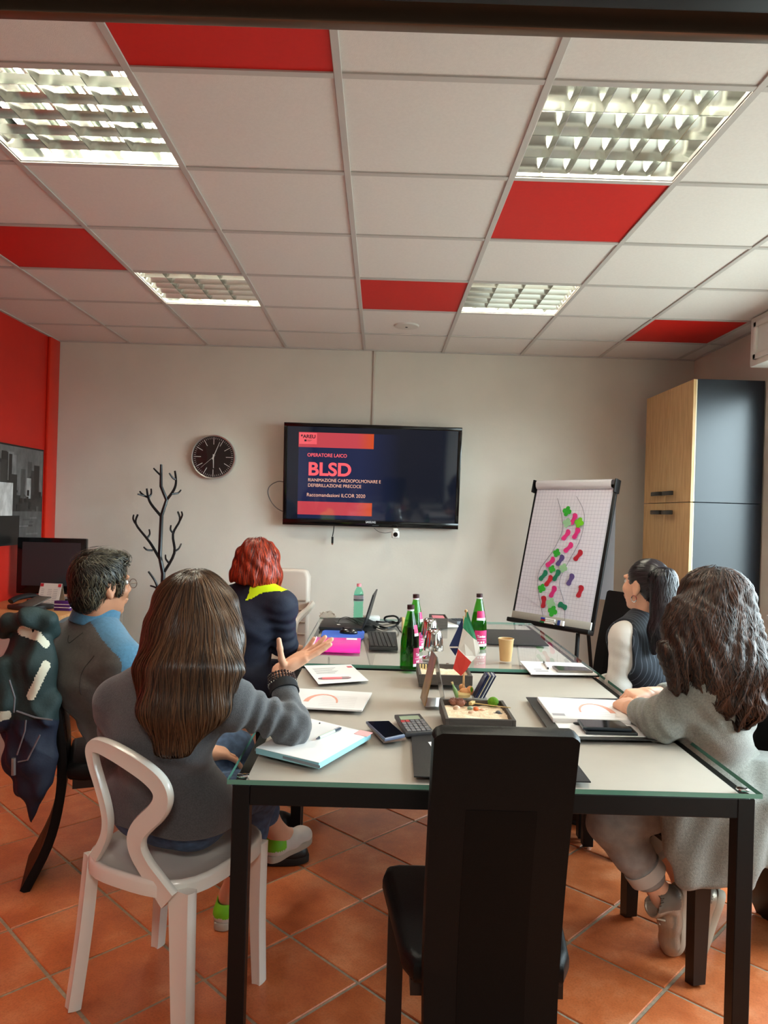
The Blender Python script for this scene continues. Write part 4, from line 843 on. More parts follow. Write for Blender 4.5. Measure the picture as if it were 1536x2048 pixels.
for k, cl_ in enumerate(((30, 36, 66), (40, 48, 90), (190, 176, 150), (44, 52, 88), (206, 206, 210), (36, 42, 76))):
    b = MB(); b.M = T(-.006+.0065*k, 0, 0) @ Matrix.Rotation(math.radians(27), 4, 'Y'); b.box((-.0018, -.03, .001), (.0018, .03, .098)); b.build('brochure', mat('brochure_%d' % k, cl_, .35), bh, smooth=False)
MB().box((-.012, -.032, 0), (.04, .032, .004), .001).build('base', mat('acrylic', (206, 202, 198)), bh)
# green glass bottles
M_bot = glass_mat('bottle_glass', (146, 218, 126)); M_botd = glass_mat('bottle_water', (150, 214, 128), 0, 1.1)
M_lab = mat('label_magenta', (190, 30, 96), .5); M_labw = mat('label_white', (236, 232, 236), .5); M_cap = mat('bottle_cap', (66, 40, 40), .35, .4)
def wrap(t, name, txt, r, z0, z1, a0, a1, m, n=12):
    vs = [(r*math.cos(a0+(a1-a0)*k/n), r*math.sin(a0+(a1-a0)*k/n), z) for k in range(n+1) for z in (z0, z1)] if not callable(r) else [(r(z)*math.cos(a0+(a1-a0)*k/n), r(z)*math.sin(a0+(a1-a0)*k/n), z) for k in range(n+1) for z in (z0, z1)]
    return MB().raw(vs, [(2*k, 2*k+2, 2*k+3, 2*k+1) for k in range(n)]).build(name, m, t)
PROF = [(0, .004), (.036, .0), (.041, .006), (.0415, .10), (.040, .125), (.034, .165), (.025, .21), (.0165, .245), (.0135, .262), (.0135, .275), (0, .275)]
def bprof(z): 
    zs_ = [p[1] for p in PROF[2:10]]; return float(np.interp(z, zs_, [p[0] for p in PROF[2:10]]))
def bottle(label, px, ang, src=[None]):
    p = on(*px, TZ); t = thing('water_bottle', label, 'bottle', p, ang, 'green glass water bottles')
    MB().lathe(PROF, n=28).build('glass', M_bot, t)
    MB().lathe([(0, .006), (.0385, .008), (.0388, .10), (.0375, .125), (.0315, .165), (.028, .185), (0, .185)], n=24).build('water', M_botd, t)
    MB().lathe([(.0145, .262), (.016, .262), (.016, .280), (0, .281)], n=18).build('cap', M_cap, t); MB().lathe([(.0148, .254), (.0148, .262)], n=18).build('cap_ring', M_labw, t)
    lb = wrap(t, 'label', '', .0423, .022, .098, -.85, .85, M_lab); wrap(t, 'label_stripe', '', .0425, .018, .03, -.85, .85, M_labw)
    wrap(t, 'neck_label', '', lambda z: bprof(z)+.0008, .160, .195, -.7, .7, M_lab); wrap(t, 'neck_label', '', lambda z: bprof(z)+.0009, .148, .160, -.7, .7, M_labw)
    vs, fs = textmesh('Tavina', .018, 'CENTER', None, .0005); vs = [(.0428*math.cos(x/.0428), .0428*math.sin(x/.0428), .062+y) for x, y, z in vs]; MB().raw(vs, fs).build('lettering', M_labw, t, smooth=False)
    vs, fs = textmesh('ACQUA MINERALE', .0065, 'CENTER'); vs = [(.0428*math.cos(x/.0428), .0428*math.sin(x/.0428), .05+y) for x, y, z in vs]; MB().raw(vs, fs).build('lettering', M_labw, t, smooth=False)
    for k in range(3):
        b = MB(); a0 = -.45+.32*k; b.raw([(.0428*math.cos(a0+d), .0428*math.sin(a0+d), z) for d, z in ((0, .034), (.2, .034), (.2, .043), (0, .043))], [(0, 1, 2, 3)]); b.build('label_symbol', M_labw, t, smooth=False)
    return t
bottle('green glass bottle at the front left of the tray, label facing right', (818, 1338), math.radians(-20))
bottle('green glass bottle half hidden behind the front left one', (829, 1302), math.radians(-15))
bottle('green glass bottle right of the flags, beside the empty desk pad', (956, 1297), math.radians(-75))
# chrome table lamps
def lamp(label, px, y):
    p = at(px, 1300, y); t = thing('table_lamp', label, 'lamp', (p[0], y, TZ), 0, 'chrome table lamps')
    MB().lathe([(0, 0), (.032, 0), (.033, .004), (.030, .010), (.008, .016)], n=28).build('base', M_chrome, t)
    MB().tube([(0, 0, .014), (0, 0, .10)], .0055, 12).build('stem', M_chrome, t)
    MB().lathe([(.043, .098), (.0435, .10), (.034, .17), (.030, .183), (.022, .190), (0, .191), ], n=36).build('shade', M_chrome, t)
    MB().lathe([(.041, .099), (.031, .18), (0, .182)], n=30).build('shade_lining', mat('lamp_lining', (210, 206, 196), .5), t)
    return t
lamp('chrome table lamp nearer the viewer, behind the rear sand tray', 867, 3.12)
lamp('chrome table lamp farther off, left behind the other one', 858, 3.42)
# paper cup
cp = thing('paper_cup', 'brown paper cup standing alone on the glass', 'cup', on(1011, 1321, TZ))
MB().lathe([(0, .004), (.025, .004), (.025, 0), (.0265, 0), (.036, .102), (.0345, .102), (.026, .008), (0, .008)], n=28).build('wall', mat('kraft_paper', (202, 162, 108), .7), cp); b = MB(); b.lathe([(.0365+.0016*math.cos(a), .103+.0016*math.sin(a)) for a in np.linspace(0, 6.283, 9)], n=28); b.build('rim', mat('kraft_rim', (220, 190, 146), .6), cp)
# laptop, mouse, mouse pad, pink folder, keyboard
la = thing('laptop', 'open black laptop seen from the side at the far table end', 'laptop', on(683, 1249, TZ), 0)
lo = np.array(la.location); Z0 = TZ+.004
A, B, C_, D = [on(*q, TZ+.022)[:2]-lo[:2] for q in ((648, 1236), (737, 1234), (724, 1256), (638, 1253))]
MB().prism([tuple(q) for q in (A, B, C_, D)], .003, .021, bev=.003).build('base', mat('laptop_black', (30, 30, 31), .45), la)
def qm(o, x, y): return frame(o, x, y)
ux, uy = B-A, D-A; km = MB(); km.M = frame((A[0], A[1], .0212), (*ux, 0), (*(-uy), 0)); Lx, Ly = np.linalg.norm(ux), np.linalg.norm(uy)
for r in range(10):
    for k in range(4): 
        km.box((Lx*(.45+.12*k), -Ly*(.06+.09*r)-Ly*.075, 0), (Lx*(.45+.12*k)+Lx*.10, -Ly*(.06+.09*r), .0015))
km.build('keys', mat('laptop_keys', (20, 20, 20), .5), la, kind='stuff')
b = MB(); b.M = km.M; b.box((Lx*.1, -Ly*.65, 0), (Lx*.36, -Ly*.35, .0006)); b.build('touchpad', mat('touchpad', (44, 44, 46), .35), la)
b = MB(); b.M = km.M; b.box((Lx*.03, -Ly*.82, 0), (Lx*.09, -Ly*.74, .0006)); b.build('sticker', M_paper, la)
hb, hn = B, C_; tb, tn = at(753, 1178, lo[1]+hb[1])-lo, at(745, 1190, lo[1]+hn[1])-lo
b = MB(); q = [np.array([hb[0], hb[1], .022]), np.array([hn[0], hn[1], .022]), tn, tb]; nn = np.cross(q[1]-q[0], q[3]-q[0]); nn /= np.linalg.norm(nn); 
b.raw(q+[v+nn*-.008 for v in q], [(0, 1, 2, 3), (7, 6, 5, 4), (0, 4, 5, 1), (1, 5, 6, 2), (2, 6, 7, 3), (3, 7, 4, 0)]); b.build('lid', mat('laptop_black', (30, 30, 31)), la, smooth=False)
b = MB(); cq_ = sum(q)/4; b.raw([cq_+(v-cq_)*.93+nn*.0006 for v in q], [(0, 1, 2, 3)]); b.build('screen', mat('laptop_screen', (150, 152, 150), .25, emit=(150, 155, 150), estr=.25), la, smooth=False)
ms = thing('mouse_pad', 'blue mouse pad in front of the laptop', 'mouse pad', on(686, 1270, TZ)); o = np.array(ms.location)[:2]
MB().prism([tuple(on(*q, TZ+.003)[:2]-o) for q in ((650, 1260), (724, 1260), (729, 1263), (728, 1276), (722, 1279), (646, 1275), (642, 1272), (645, 1262))], .0, .003).build('mat', mat('mat_blue', (62, 100, 196), .7), ms)
mo_ = thing('computer_mouse', 'black computer mouse on the blue mouse pad', 'mouse', on(697, 1267, TZ+.0032), math.radians(-12))
b = MB(); b.ball((0, 0, .006), (.052, .030, .026), 20, 12); b.v = [Vector((v.x, v.y, max(v.z, 0))) for v in b.v]; b.build('shell', mat('mouse_black', (20, 20, 22), .25, coat=.3), mo_); MB().tube([(-.03, -.004, .028), (-.03, .004, .028)], .006, 8).build('wheel', M_black, mo_)
pf = thing('plastic_folder', 'bright pink plastic zip folder with a white label', 'folder', on(672, 1290, TZ)); o = np.array(pf.location)[:2]
Q = [on(*q, TZ+.012)[:2]-o for q in ((633, 1274), (722, 1276), (720, 1303), (622, 1299))]
MB().prism([tuple(q) for q in Q], .001, .012, bev=.003).build('pouch', mat('folder_pink', (246, 46, 176), .3, noise=.08, nscale=14), pf)
MB().box((Q[1][0]-.075, Q[1][1]-.06, .0118), (Q[1][0]-.02, Q[1][1]-.015, .0126)).build('label', M_paper, pf)
MB().tube([tuple(Q[0])+(.0125,), tuple(Q[3])+(.0125,)], .004, 6).build('zip', mat('zip_white', (226, 200, 216), .4), pf)
kb = thing('keyboard', 'black computer keyboard lying lengthwise by the green bottles', 'keyboard', on(766, 1280, TZ)); o = np.array(kb.location)[:2]
Q = [on(*q, TZ+.018)[:2]-o for q in ((741, 1263), (792, 1263), (796, 1294), (738, 1293))]
MB().prism([tuple(q) for q in Q], .0, .016, bev=.003).build('body', mat('keyboard_black', (34, 33, 33), .5), kb)
ux, uy = Q[2]-Q[3], Q[0]-Q[3]; KM = frame((Q[3][0], Q[3][1], .016), (*ux, 0), (*uy, 0)); Lx, Ly = np.linalg.norm(ux), np.linalg.norm(uy); km0 = MB(); km0.box((0, 0, 0), (Lx*.12, Ly/20*.82, .005), .0015, 1)
k0 = None
for r in range(19):
    for k in range(6):
        if k0 is None: k0 = km0.build('key', mat('key_black', (46, 44, 44), .5), kb); o_ = k0
        else: o_ = k0.copy(); link(o_, kb)
        o_.matrix_local = KM @ T(Lx*(.06+.15*k), Ly*(.03+r*.0495), 0)
# PET bottle, adapter, cables, crumpled wrapper
pb = thing('plastic_bottle', 'clear turquoise plastic water bottle with a pink cap beside the laptop', 'bottle', on(716, 1239, TZ))
M_pet = glass_mat('pet_turquoise', (196, 246, 230), .04, 1.4)
PP = [(0, .002), (.026, 0), (.031, .006)]+[(.031-.0022*(k % 2), .012+.008*k) for k in range(10)]+[(.029, .10), (.031, .115), (.031, .155), (.028, .175), (.018, .195), (.0125, .205), (.0125, .214), (0, .214)]
MB().lathe(PP, n=24).build('bottle_wall', M_pet, pb); MB().lathe([(.0315, .118), (.0315, .155)], n=24).build('label', mat('pet_label', (206, 206, 226), .5), pb); MB().lathe([(.0317, .122), (.0317, .130)], n=24).build('label_band', mat('pet_label_teal', (80, 120, 124), .5), pb)
MB().lathe([(.0142, .208), (.0142, .226), (0, .2265)], n=16).build('cap', mat('pink_cap', (236, 130, 140), .5), pb)
ad = thing('power_adapter', 'white power adapter block behind the laptop screen', 'adapter', on(743, 1241, TZ), math.radians(5)); MB().box((-.05, -.03, 0), (.05, .03, .03), .004).build('brick', M_white, ad)
def cable(label, pts, r=.004): tag(MB().tube(smoothpath([on(x, y, TZ+z) for x, y, z in pts], 6), r, 6).build('cable', M_cabk), label, 'cable')
cable('thick black cable coiled in loops beside the white adapter', [(752, 1243, .012), (765, 1244, .01), (785, 1243, .008), (796, 1248, .006), (797, 1238, .05), (788, 1232, .06), (772, 1234, .05), (770, 1240, .03), (785, 1246, .012), (800, 1243, .03), (802, 1236, .03), (792, 1251, .008), (775, 1256, .006), (760, 1253, .006)], .006)
cable('thin black cable winding on the glass in front of the coiled one', [(746, 1250, .006), (756, 1256, .006), (768, 1258, .008), (780, 1254, .006), (792, 1252, .006), (800, 1262, .004), (808, 1268, .004)], .0035)
cable('thin cable arching behind the laptop keyboard', [(676, 1246, .03), (680, 1238, .05), (692, 1234, .055), (706, 1238, .05), (716, 1246, .024)], .002)
wr = thing('plastic_wrapper', 'crumpled clear plastic wrapper at the far left table corner', 'wrapper', on(655, 1238, TZ))
b = bmesh.new(); bmesh.ops.create_icosphere(b, subdivisions=3, radius=1)
for v in b.verts: k = 1+.22*math.sin(9*v.co.x+5*v.co.z)*math.cos(8*v.co.y); v.co = Vector((v.co.x*  .05*k, v.co.y*.03*k, max(0, (v.co.z*.6+.35)*.05*k)))
MB().bm(b).build('film', glass_mat('clear_film', (240, 236, 232), .1, 1.5), wr, angle=10)
# far middle: paper, small box, keypad
quadthing('paper_sheet', 'white sheet lying at the far edge of the tables, between the lamps and the flags', 'paper', [(874, 1238), (908, 1237), (918, 1254), (880, 1254)], .0012, M_paper, part='sheet')
bx = thing('card_tray', 'open dark wooden card tray at the far end behind the lamps', 'box', on(876, 1252, TZ)); b = MB()
for a in ((-.05, -.09, .0, .05, -.084, .06), (-.05, .084, 0, .05, .09, .06), (-.05, -.084, 0, -.044, .084, .06), (.044, -.084, 0, .05, .084, .06), (-.044, -.084, 0, .044, .084, .006)): b.box(a[:3], a[3:], .001, 1)
b.build('box', M_tray, bx); MB().box((-.036, -.07, .006), (.036, .07, .055)).build('cards', mat('card_pink', (206, 120, 130), .6), bx)
tg = thing('timber_block', 'upright light wooden block between the cables and the green bottles', 'block', on(806, 1266, TZ)); MB().box((-.008, -.04, 0), (.008, .04, .085), .002).build('block', M_bam, tg)
kp = thing('desk_calculator', 'small grey keypad calculator at the far end left of the blue flag', 'calculator', on(917, 1246, TZ), math.radians(20)); MB().box((-.045, -.07, 0), (.045, .07, .02), .004).build('body', mat('keypad_grey', (96, 98, 104), .4), kp)
for r in range(4):
    for k in range(3): MB().box((-.035+.025*k, -.055+.025*r, .02), (-.015+.025*k, -.037+.025*r, .024), .001, 1).build('key', mat('keypad_dark', (44, 46, 52), .5), kp)
# right seats: pad, pen, phone
t, P, c = quadthing('notepad', 'white notepad with a pen and phone on it at the ponytailed woman\'s place', 'notepad', [(1040, 1322), (1162, 1326), (1195, 1349), (1062, 1347)], .005, M_paper, part='sheets')
M_, lx, ly = plane(P, c, .0053); b = MB(); b.M = M_; b.box((lx*.1, ly*.15, 0), (lx*.3, ly*.22, .0001)); b.box((lx*.1, ly*.3, 0), (lx*.22, ly*.36, .0001)); b.build('print', M_print, t)
pen('black and white ballpoint pen standing out against the notepad left of a grey phone', (1097, 1338), (1087, 1323), TZ+.0055, (222, 222, 222), (20, 20, 22))
phone('grey mobile phone lying on the ponytailed woman\'s notepad', [(1104, 1331), (1172, 1334), (1186, 1342), (1116, 1341)], TZ+.0055, (132, 122, 114), .009)
zB = TZ+.0043
t, P, c = quadthing('notebook', 'thick open printed notebook under the clasped hands', 'notebook', [(1074, 1393), (1235, 1400), (1262, 1440), (1106, 1436)], .016, M_paper, zB, part='page_block', bev=.004)
M_, lx, ly = plane(P, c, .0162); arc(M_, lx, ly, t, -1, .62); b = MB(); b.M = M_; b.box((lx*.05, ly*.1, 0), (lx*.2, ly*.2, .0001)); b.build('print', M_print, t)
t, P, c = quadthing('paper_sheet', 'white sheet on the right desk pad under the two dark phones', 'paper', [(1104, 1437), (1270, 1440), (1312, 1474), (1130, 1472)], .0012, M_paper, zB, part='sheet')
phone('black mobile phone underneath, on the white sheet at the right', [(1160, 1447), (1262, 1452), (1276, 1466), (1172, 1463)], zB+.0014, (44, 46, 50), .010)
phone('dark folding phone on top of the black phone at the right', [(1155, 1438), (1240, 1441), (1264, 1458), (1166, 1454)], zB+.0122, (30, 40, 50), .010)
pen('black pen tip showing from under the stacked phones', (1146, 1446), (1190, 1452), zB+.0014, (20, 20, 22), (20, 20, 23))
# ================================================================ people: soft-blended distance fields turned into surfaces
def nrm(v): v = np.array(v, float); return v/np.linalg.norm(v)
V3 = lambda *a: np.array(a, float)
class Field:
    def __init__(s, lo, hi, h):
        s.lo = np.array(lo, float); s.h = h; s.n = np.ceil((np.array(hi, float)-s.lo)/h).astype(int)+1
        s.ax = [s.lo[i]+h*np.arange(s.n[i]) for i in range(3)]; s.d = np.full(s.n, .12, np.float32)
    def _w(s, lo, hi):
        a = np.clip(np.floor((lo-s.lo)/s.h).astype(int), 0, s.n); b = np.clip(np.ceil((hi-s.lo)/s.h).astype(int)+1, 0, s.n)
        return tuple(slice(a[i], b[i]) for i in range(3))
    def _mix(s, sl, e, k, op):
        d = s.d[sl]
        if op == 'u': h = np.maximum(k-np.abs(d-e), 0)/k; s.d[sl] = np.minimum(d, e)-h*h*k*.25
        else: e = -e; h = np.maximum(k-np.abs(d-e), 0)/k; s.d[sl] = np.maximum(d, e)+h*h*k*.25
    def _p(s, sl, c): return [s.ax[0][sl[0]][:, None, None]-c[0], s.ax[1][sl[1]][None, :, None]-c[1], s.ax[2][sl[2]][None, None, :]-c[2]]
    def cap(s, a, b, ra, rb=None, k=.02, w=None, sc=1, op='u'):
        a = np.array(a, float); b = np.array(b, float); rb = ra if rb is None else rb; pad = max(ra, rb)*max(sc, 1)+.05+k
        sl = s._w(np.minimum(a, b)-pad, np.maximum(a, b)+pad)
        if any(x.start >= x.stop for x in sl): return s
        P = s._p(sl, a); ba = b-a
        if w is not None and sc != 1:
            w = nrm(w); pr = (P[0]*w[0]+P[1]*w[1]+P[2]*w[2])*(1-1/sc); P = [P[i]-pr*w[i] for i in range(3)]; ba = ba-(ba@w)*(1-1/sc)*w
        bb = ba@ba+1e-9; t = np.clip((P[0]*ba[0]+P[1]*ba[1]+P[2]*ba[2])/bb, 0, 1)
        e = np.sqrt(sum((P[i]-t*ba[i])**2 for i in range(3)))-(ra+(rb-ra)*t); s._mix(sl, e, k, op); return s
    def chain(s, pts, rs, k=.02, w=None, sc=1):
        scs = sc if hasattr(sc, '__len__') else [sc]*len(pts)
        for i in range(len(pts)-1): s.cap(pts[i], pts[i+1], rs[i], rs[i+1], k, w, (scs[i]+scs[i+1])/2)
        return s
    def ell(s, c, r, R=None, k=.02, op='u'):
        r = np.array(r, float); sl = s._w(np.array(c)-r.max()-.05-k, np.array(c)+r.max()+.05+k)
        if any(x.start >= x.stop for x in sl): return s
        P = s._p(sl, c); R = np.eye(3) if R is None else R
        Q = [P[0]*R[0, i]+P[1]*R[1, i]+P[2]*R[2, i] for i in range(3)]
        k0 = np.sqrt(sum((Q[i]/r[i])**2 for i in range(3))); k1 = np.sqrt(sum((Q[i]/r[i]**2)**2 for i in range(3)))+1e-6
        s._mix(sl, k0*(k0-1)/k1, k, op); return s
    def cut(s, n, p, k=.004):                      # keep the side the normal points away from
        n = nrm(n); sl = tuple(slice(0, q) for q in s.n); P = s._p(sl, p); e = P[0]*n[0]+P[1]*n[1]+P[2]*n[2]; s._mix(sl, -e, k, 's'); return s
    def wave(s, fn):
        sl = tuple(slice(0, q) for q in s.n); P = s._p(sl, (0, 0, 0)); m = np.abs(s.d) < .05; X, Y, Z = np.broadcast_arrays(*P); s.d[m] += fn(X[m], Y[m], Z[m]).astype(np.float32); return s
    def mesh(s):
        d = s.d.copy()
        for sl in ((0, slice(None), slice(None)), (-1, slice(None), slice(None)), (slice(None), 0, slice(None)), (slice(None), -1, slice(None)), (slice(None), slice(None), 0), (slice(None), slice(None), -1)): d[sl] = np.maximum(d[sl], .001)
        ins = d < 0; nx, ny, nz = d.shape
        c = np.zeros((nx-1, ny-1, nz-1), np.int8)
        for i in (0, 1):
            for j in (0, 1):
                for k in (0, 1): c += ins[i:nx-1+i, j:ny-1+j, k:nz-1+k]
        I = np.argwhere((c > 0) & (c < 8)); idx = np.full(c.shape, -1, np.int64); idx[tuple(I.T)] = np.arange(len(I))
        acc = np.zeros((len(I), 3)); cnt = np.zeros(len(I)); cor = [(i, j, k) for i in (0, 1) for j in (0, 1) for k in (0, 1)]
        val = {q: d[I[:, 0]+q[0], I[:, 1]+q[1], I[:, 2]+q[2]] for q in cor}
        for a in cor:
            for ax in range(3):
                if a[ax]: continue
                b = list(a); b[ax] = 1; b = tuple(b); va, vb = val[a], val[b]; m = (va < 0) != (vb < 0)
                t = va[m]/(va[m]-vb[m]); q = np.tile(np.array(a, float), (m.sum(), 1)); q[:, ax] += t; acc[m] += q; cnt[m] += 1
        V = s.lo+s.h*(I+acc/cnt[:, None]); F = []
        for ax in range(3):
            o1, o2 = [(1, 2), (2, 0), (0, 1)][ax]
            A = [slice(0, -1) if q == ax else slice(1, -1) for q in range(3)]; B = [slice(1, None) if q == ax else slice(1, -1) for q in range(3)]
            ia, ib = ins[tuple(A)], ins[tuple(B)]; E = np.argwhere(ia != ib); E[:, o1] += 1; E[:, o2] += 1
            fl = ins[tuple(E.T)]
            def g(d1, d2): Q = E.copy(); Q[:, o1] += d1; Q[:, o2] += d2; return idx[tuple(Q.T)]
            q = np.stack([g(-1, -1), g(0, -1), g(0, 0), g(-1, 0)], 1); q[~fl] = q[~fl][:, ::-1]; F.append(q)
        F = np.concatenate(F); return V, F[(F >= 0).all(1)]
    def samp(s, p):
        u = np.clip((p-s.lo)/s.h, 0, s.n-1.001); i = u.astype(int); f = u-i; r = 0
        for a in (0, 1):
            for b in (0, 1):
                for c in (0, 1): r = r+s.d[i[:, 0]+a, i[:, 1]+b, i[:, 2]+c]*np.where(a, f[:, 0], 1-f[:, 0])*np.where(b, f[:, 1], 1-f[:, 1])*np.where(c, f[:, 2], 1-f[:, 2])
        return r
    def grad(s, p):
        e = s.h*1.5; g = np.stack([s.samp(p+np.eye(3)[i]*e)-s.samp(p-np.eye(3)[i]*e) for i in range(3)], 1); return g/(np.linalg.norm(g, axis=1, keepdims=True)+1e-9)
def skinmesh(name, parts, mats, parent, pick=None, tone=None, **kw):
    """parts: (V, F) pairs joined into one object; pick(centres) -> material index"""
    V = np.concatenate([p[0] for p in parts]); off = 0; F = []
    for v, f in parts: F += (np.asarray(f)+off).tolist() if len(f) else []; off += len(v)
    me = bpy.data.meshes.new(name); me.from_pydata(V.tolist(), [], F)
    for m in (mats if isinstance(mats, (list, tuple)) else [mats]): me.materials.append(m)
    if pick is not None:
        C_ = np.empty(len(F)*3, np.float32); me.polygons.foreach_get('center', C_); me.polygons.foreach_set('material_index', np.asarray(pick(C_.reshape(-1, 3)), np.int32))
    me.polygons.foreach_set('use_smooth', [True]*len(F))
    if tone is not None:
        a = me.attributes.new('tone', 'FLOAT', 'POINT'); a.data.foreach_set('value', np.asarray(tone, np.float32))
    o = bpy.data.objects.new(name, me)
    return tag(link(o, parent), **kw)
def hairmat(name, dark, light, rough=.32):
    m = bpy.data.materials.new(name); m.use_nodes = True; nt = m.node_tree; b = nt.nodes['Principled BSDF']; at_ = nt.nodes.new('ShaderNodeAttribute'); at_.attribute_name = 'tone'
    mx = nt.nodes.new('ShaderNodeMix'); mx.data_type = 'RGBA'; mx.inputs[6].default_value = (*lin(dark), 1); mx.inputs[7].default_value = (*lin(light), 1)
    nt.links.new(at_.outputs['Fac'], mx.inputs[0]); nt.links.new(mx.outputs[2], b.inputs['Base Color']); b.inputs['Roughness'].default_value = rough; b.inputs['Specular IOR Level'].default_value = .35; return m
def strands(F, seeds, flow, n, step, off, width, rs, taper=.3, wob=0, wfreq=40, stop=None):
    """thin ribbons combed over the surface of a hair volume: returns vertices, faces, a tone per vertex"""
    N = len(seeds); p = seeds.copy(); offs = rs.uniform(off[0], off[1], N); path = []; nor = []; act = np.ones(N); ph = rs.uniform(0, 6.28, N)
    for it in range(n):
        g = F.grad(p); p = p-g*(F.samp(p)-offs)[:, None]*.9; path.append(p.copy()); nor.append(g)
        v = flow(p, it); v = v-(v*g).sum(1, keepdims=True)*g
        if wob: sd = np.cross(g, v); v = v+sd/(np.linalg.norm(sd, axis=1, keepdims=True)+1e-9)*(wob*np.sin(ph+wfreq*step*it))[:, None]
        v /= np.linalg.norm(v, axis=1, keepdims=True)+1e-9
        if stop is not None: act = act*(~stop(p))
        p = p+v*step*act[:, None]
    Pt = np.stack(path); G = np.stack(nor); tg = np.gradient(Pt, axis=0); sd = np.cross(G, tg); sd /= np.linalg.norm(sd, axis=2, keepdims=True)+1e-9
    w = rs.uniform(width[0], width[1], N)[None, :, None]*np.interp(np.arange(n), [0, n*.15, n*.6, n-1], [.4, 1, 1, taper])[:, None, None]
    Vv = np.concatenate([(Pt-sd*w)[:, :, None], (Pt+G*w*.5)[:, :, None], (Pt+sd*w)[:, :, None]], 2)     # n, N, 3, 3
    Vv = Vv.transpose(1, 0, 2, 3).reshape(-1, 3); base = (np.arange(N)*n*3)[:, None, None]+(np.arange(n-1)*3)[None, :, None]
    q = np.concatenate([base+np.array([0, 1, 4, 3])[None, None], base+np.array([1, 2, 5, 4])[None, None]], 2).reshape(-1, 4)
    return Vv, q, np.repeat(rs.uniform(0, 1, N), n*3)
def addhair(parent, F, m, sets, base_tone=.15, name='hair', **kw):
    V, Fc = F.mesh(); P = [(V, Fc)]; t = [np.full(len(V), base_tone)]
    for a, b, c in sets: P.append((a, b)); t.append(c)
    return skinmesh(name, P, m, parent, tone=np.concatenate(t), **kw)
def seedpick(F, n, rs, ok): V, _ = F.mesh(); V = V[ok(V)]; return V[rs.integers(0, len(V), n)]+rs.normal(0, .002, (n, 3))
# ---- anatomy
def head(c, f, up=(0, 0, 1), neck=None, nr=.052, s=1):
    f = nrm(f); r = nrm(np.cross(f, up)); u = np.cross(r, f); R = np.stack([r, f, u], 1); c = np.array(c, float)
    F = Field(c-.17*s, c+.17*s, .0034); L = lambda x, y, z: c+(r*x+f*y+u*z)*s; E = lambda p, q, k=.02, op='u': F.ell(L(*p), np.array(q)*s, R, k, op); C = lambda a, b, ra, rb, k=.012, op='u': F.cap(L(*a), L(*b), ra*s, rb*s, k, None, 1, op)
    E((0, -.012, .03), (.074, .094, .086)); E((0, .028, -.03), (.060, .066, .072), .03); E((0, .05, -.075), (.036, .036, .030), .03); C((0, .082, -.096), (0, .078, -.098), .013, .013, .02)
    for q in (-1, 1):
        E((q*.04, .062, -.018), (.026, .022, .024), .02); E((q*.031, .098, .013), (.016, .014, .011), .012, 's')
        C((q*.014, .088, .034), (q*.046, .076, .034), .010, .008, .012); C((q*.012, .102, -.026), (q*.012, .100, -.026), .008, .008, .006)
        E((q*.076, -.012, -.004), (.011, .021, .032), .006); E((q*.085, -.006, .0), (.006, .011, .017), .006, 's'); E((q*.078, -.01, -.032), (.008, .010, .010), .006)
    C((0, .094, .026), (0, .113, -.018), .008, .012, .010); C((-.018, .096, -.053), (.018, .096, -.053), .007, .007, .006); C((-.014, .094, -.063), (.014, .094, -.063), .007, .007, .006); C((-.02, .103, -.058), (.02, .103, -.058), .0025, .0025, .003, 's')
    if neck is not None: F.cap(L(0, -.03, -.05), neck, nr, nr*1.05, .03)
    return F, L, R
def hand(wr, d, n, curls, thumb, s=1, spread=.12, right=True, arm=None):
    """d: finger direction, n: way the palm faces, curls: three bends per finger, thumb: three joint directions"""
    d = nrm(d); n = np.array(n, float); n = nrm(n-(n@d)*d); t = np.cross(d, n)*(1 if right else -1); wr = np.array(wr, float)
    F = Field(wr-.2*s, wr+.2*s, .0026); s_ = s; Lp = .088*s
    off = [.030, .010, -.010, -.028]; ln = [(.043, .026, .021), (.047, .030, .022), (.043, .028, .021), (.033, .021, .019)]; rr = [.0088, .009, .0086, .0076]
    for i in range(4):
        kn = wr+d*Lp*(1-.05*abs(i-1)-(.06 if i == 3 else 0))+t*off[i]*s; F.cap(wr+t*off[i]*.55*s+d*.012*s, kn, .0135*s, .0115*s, .012)
        a = 0; p = kn; dd = nrm(d+t*spread*(1-i*.72)*.5)
        for j in range(3):
            a += curls[i][j]; v = dd*math.cos(a)+n*math.sin(a); q = p+v*ln[i][j]*s; F.cap(p, q, rr[i]*(1.05-.09*j)*s, rr[i]*(.96-.09*j)*s, .0035); p = q
    F.ell(wr+d*.05*s, (.034*s, .046*s, .014*s), np.stack([t, d, n], 1), .015)
    p = wr+t*.018*s+d*.018*s+n*.004*s; F.ell(wr+t*.024*s+d*.034*s+n*.008*s, (.016*s, .026*s, .013*s), np.stack([t, d, n], 1), .012)
    for v, l, r0, r1 in zip(thumb, (.044, .034, .027), (.0125, .0098, .0092), (.0105, .0092, .0076)): v = nrm(v); q = p+v*l*s; F.cap(p, q, r0*s, r1*s, .005); p = q
    a_ = -d if arm is None else nrm(arm); F.cap(wr+a_*(.05 if arm is None else .095)*s, wr+d*.008*s, (.0215 if arm is None else .025)*s, .022*s, .014, t, 1.25)
    return F
def limbs(F, pts, rs, k=.03, sc=1, w=None):
    for i in range(len(pts)-1): F.cap(pts[i], pts[i+1], rs[i], rs[i+1], k, w, sc)
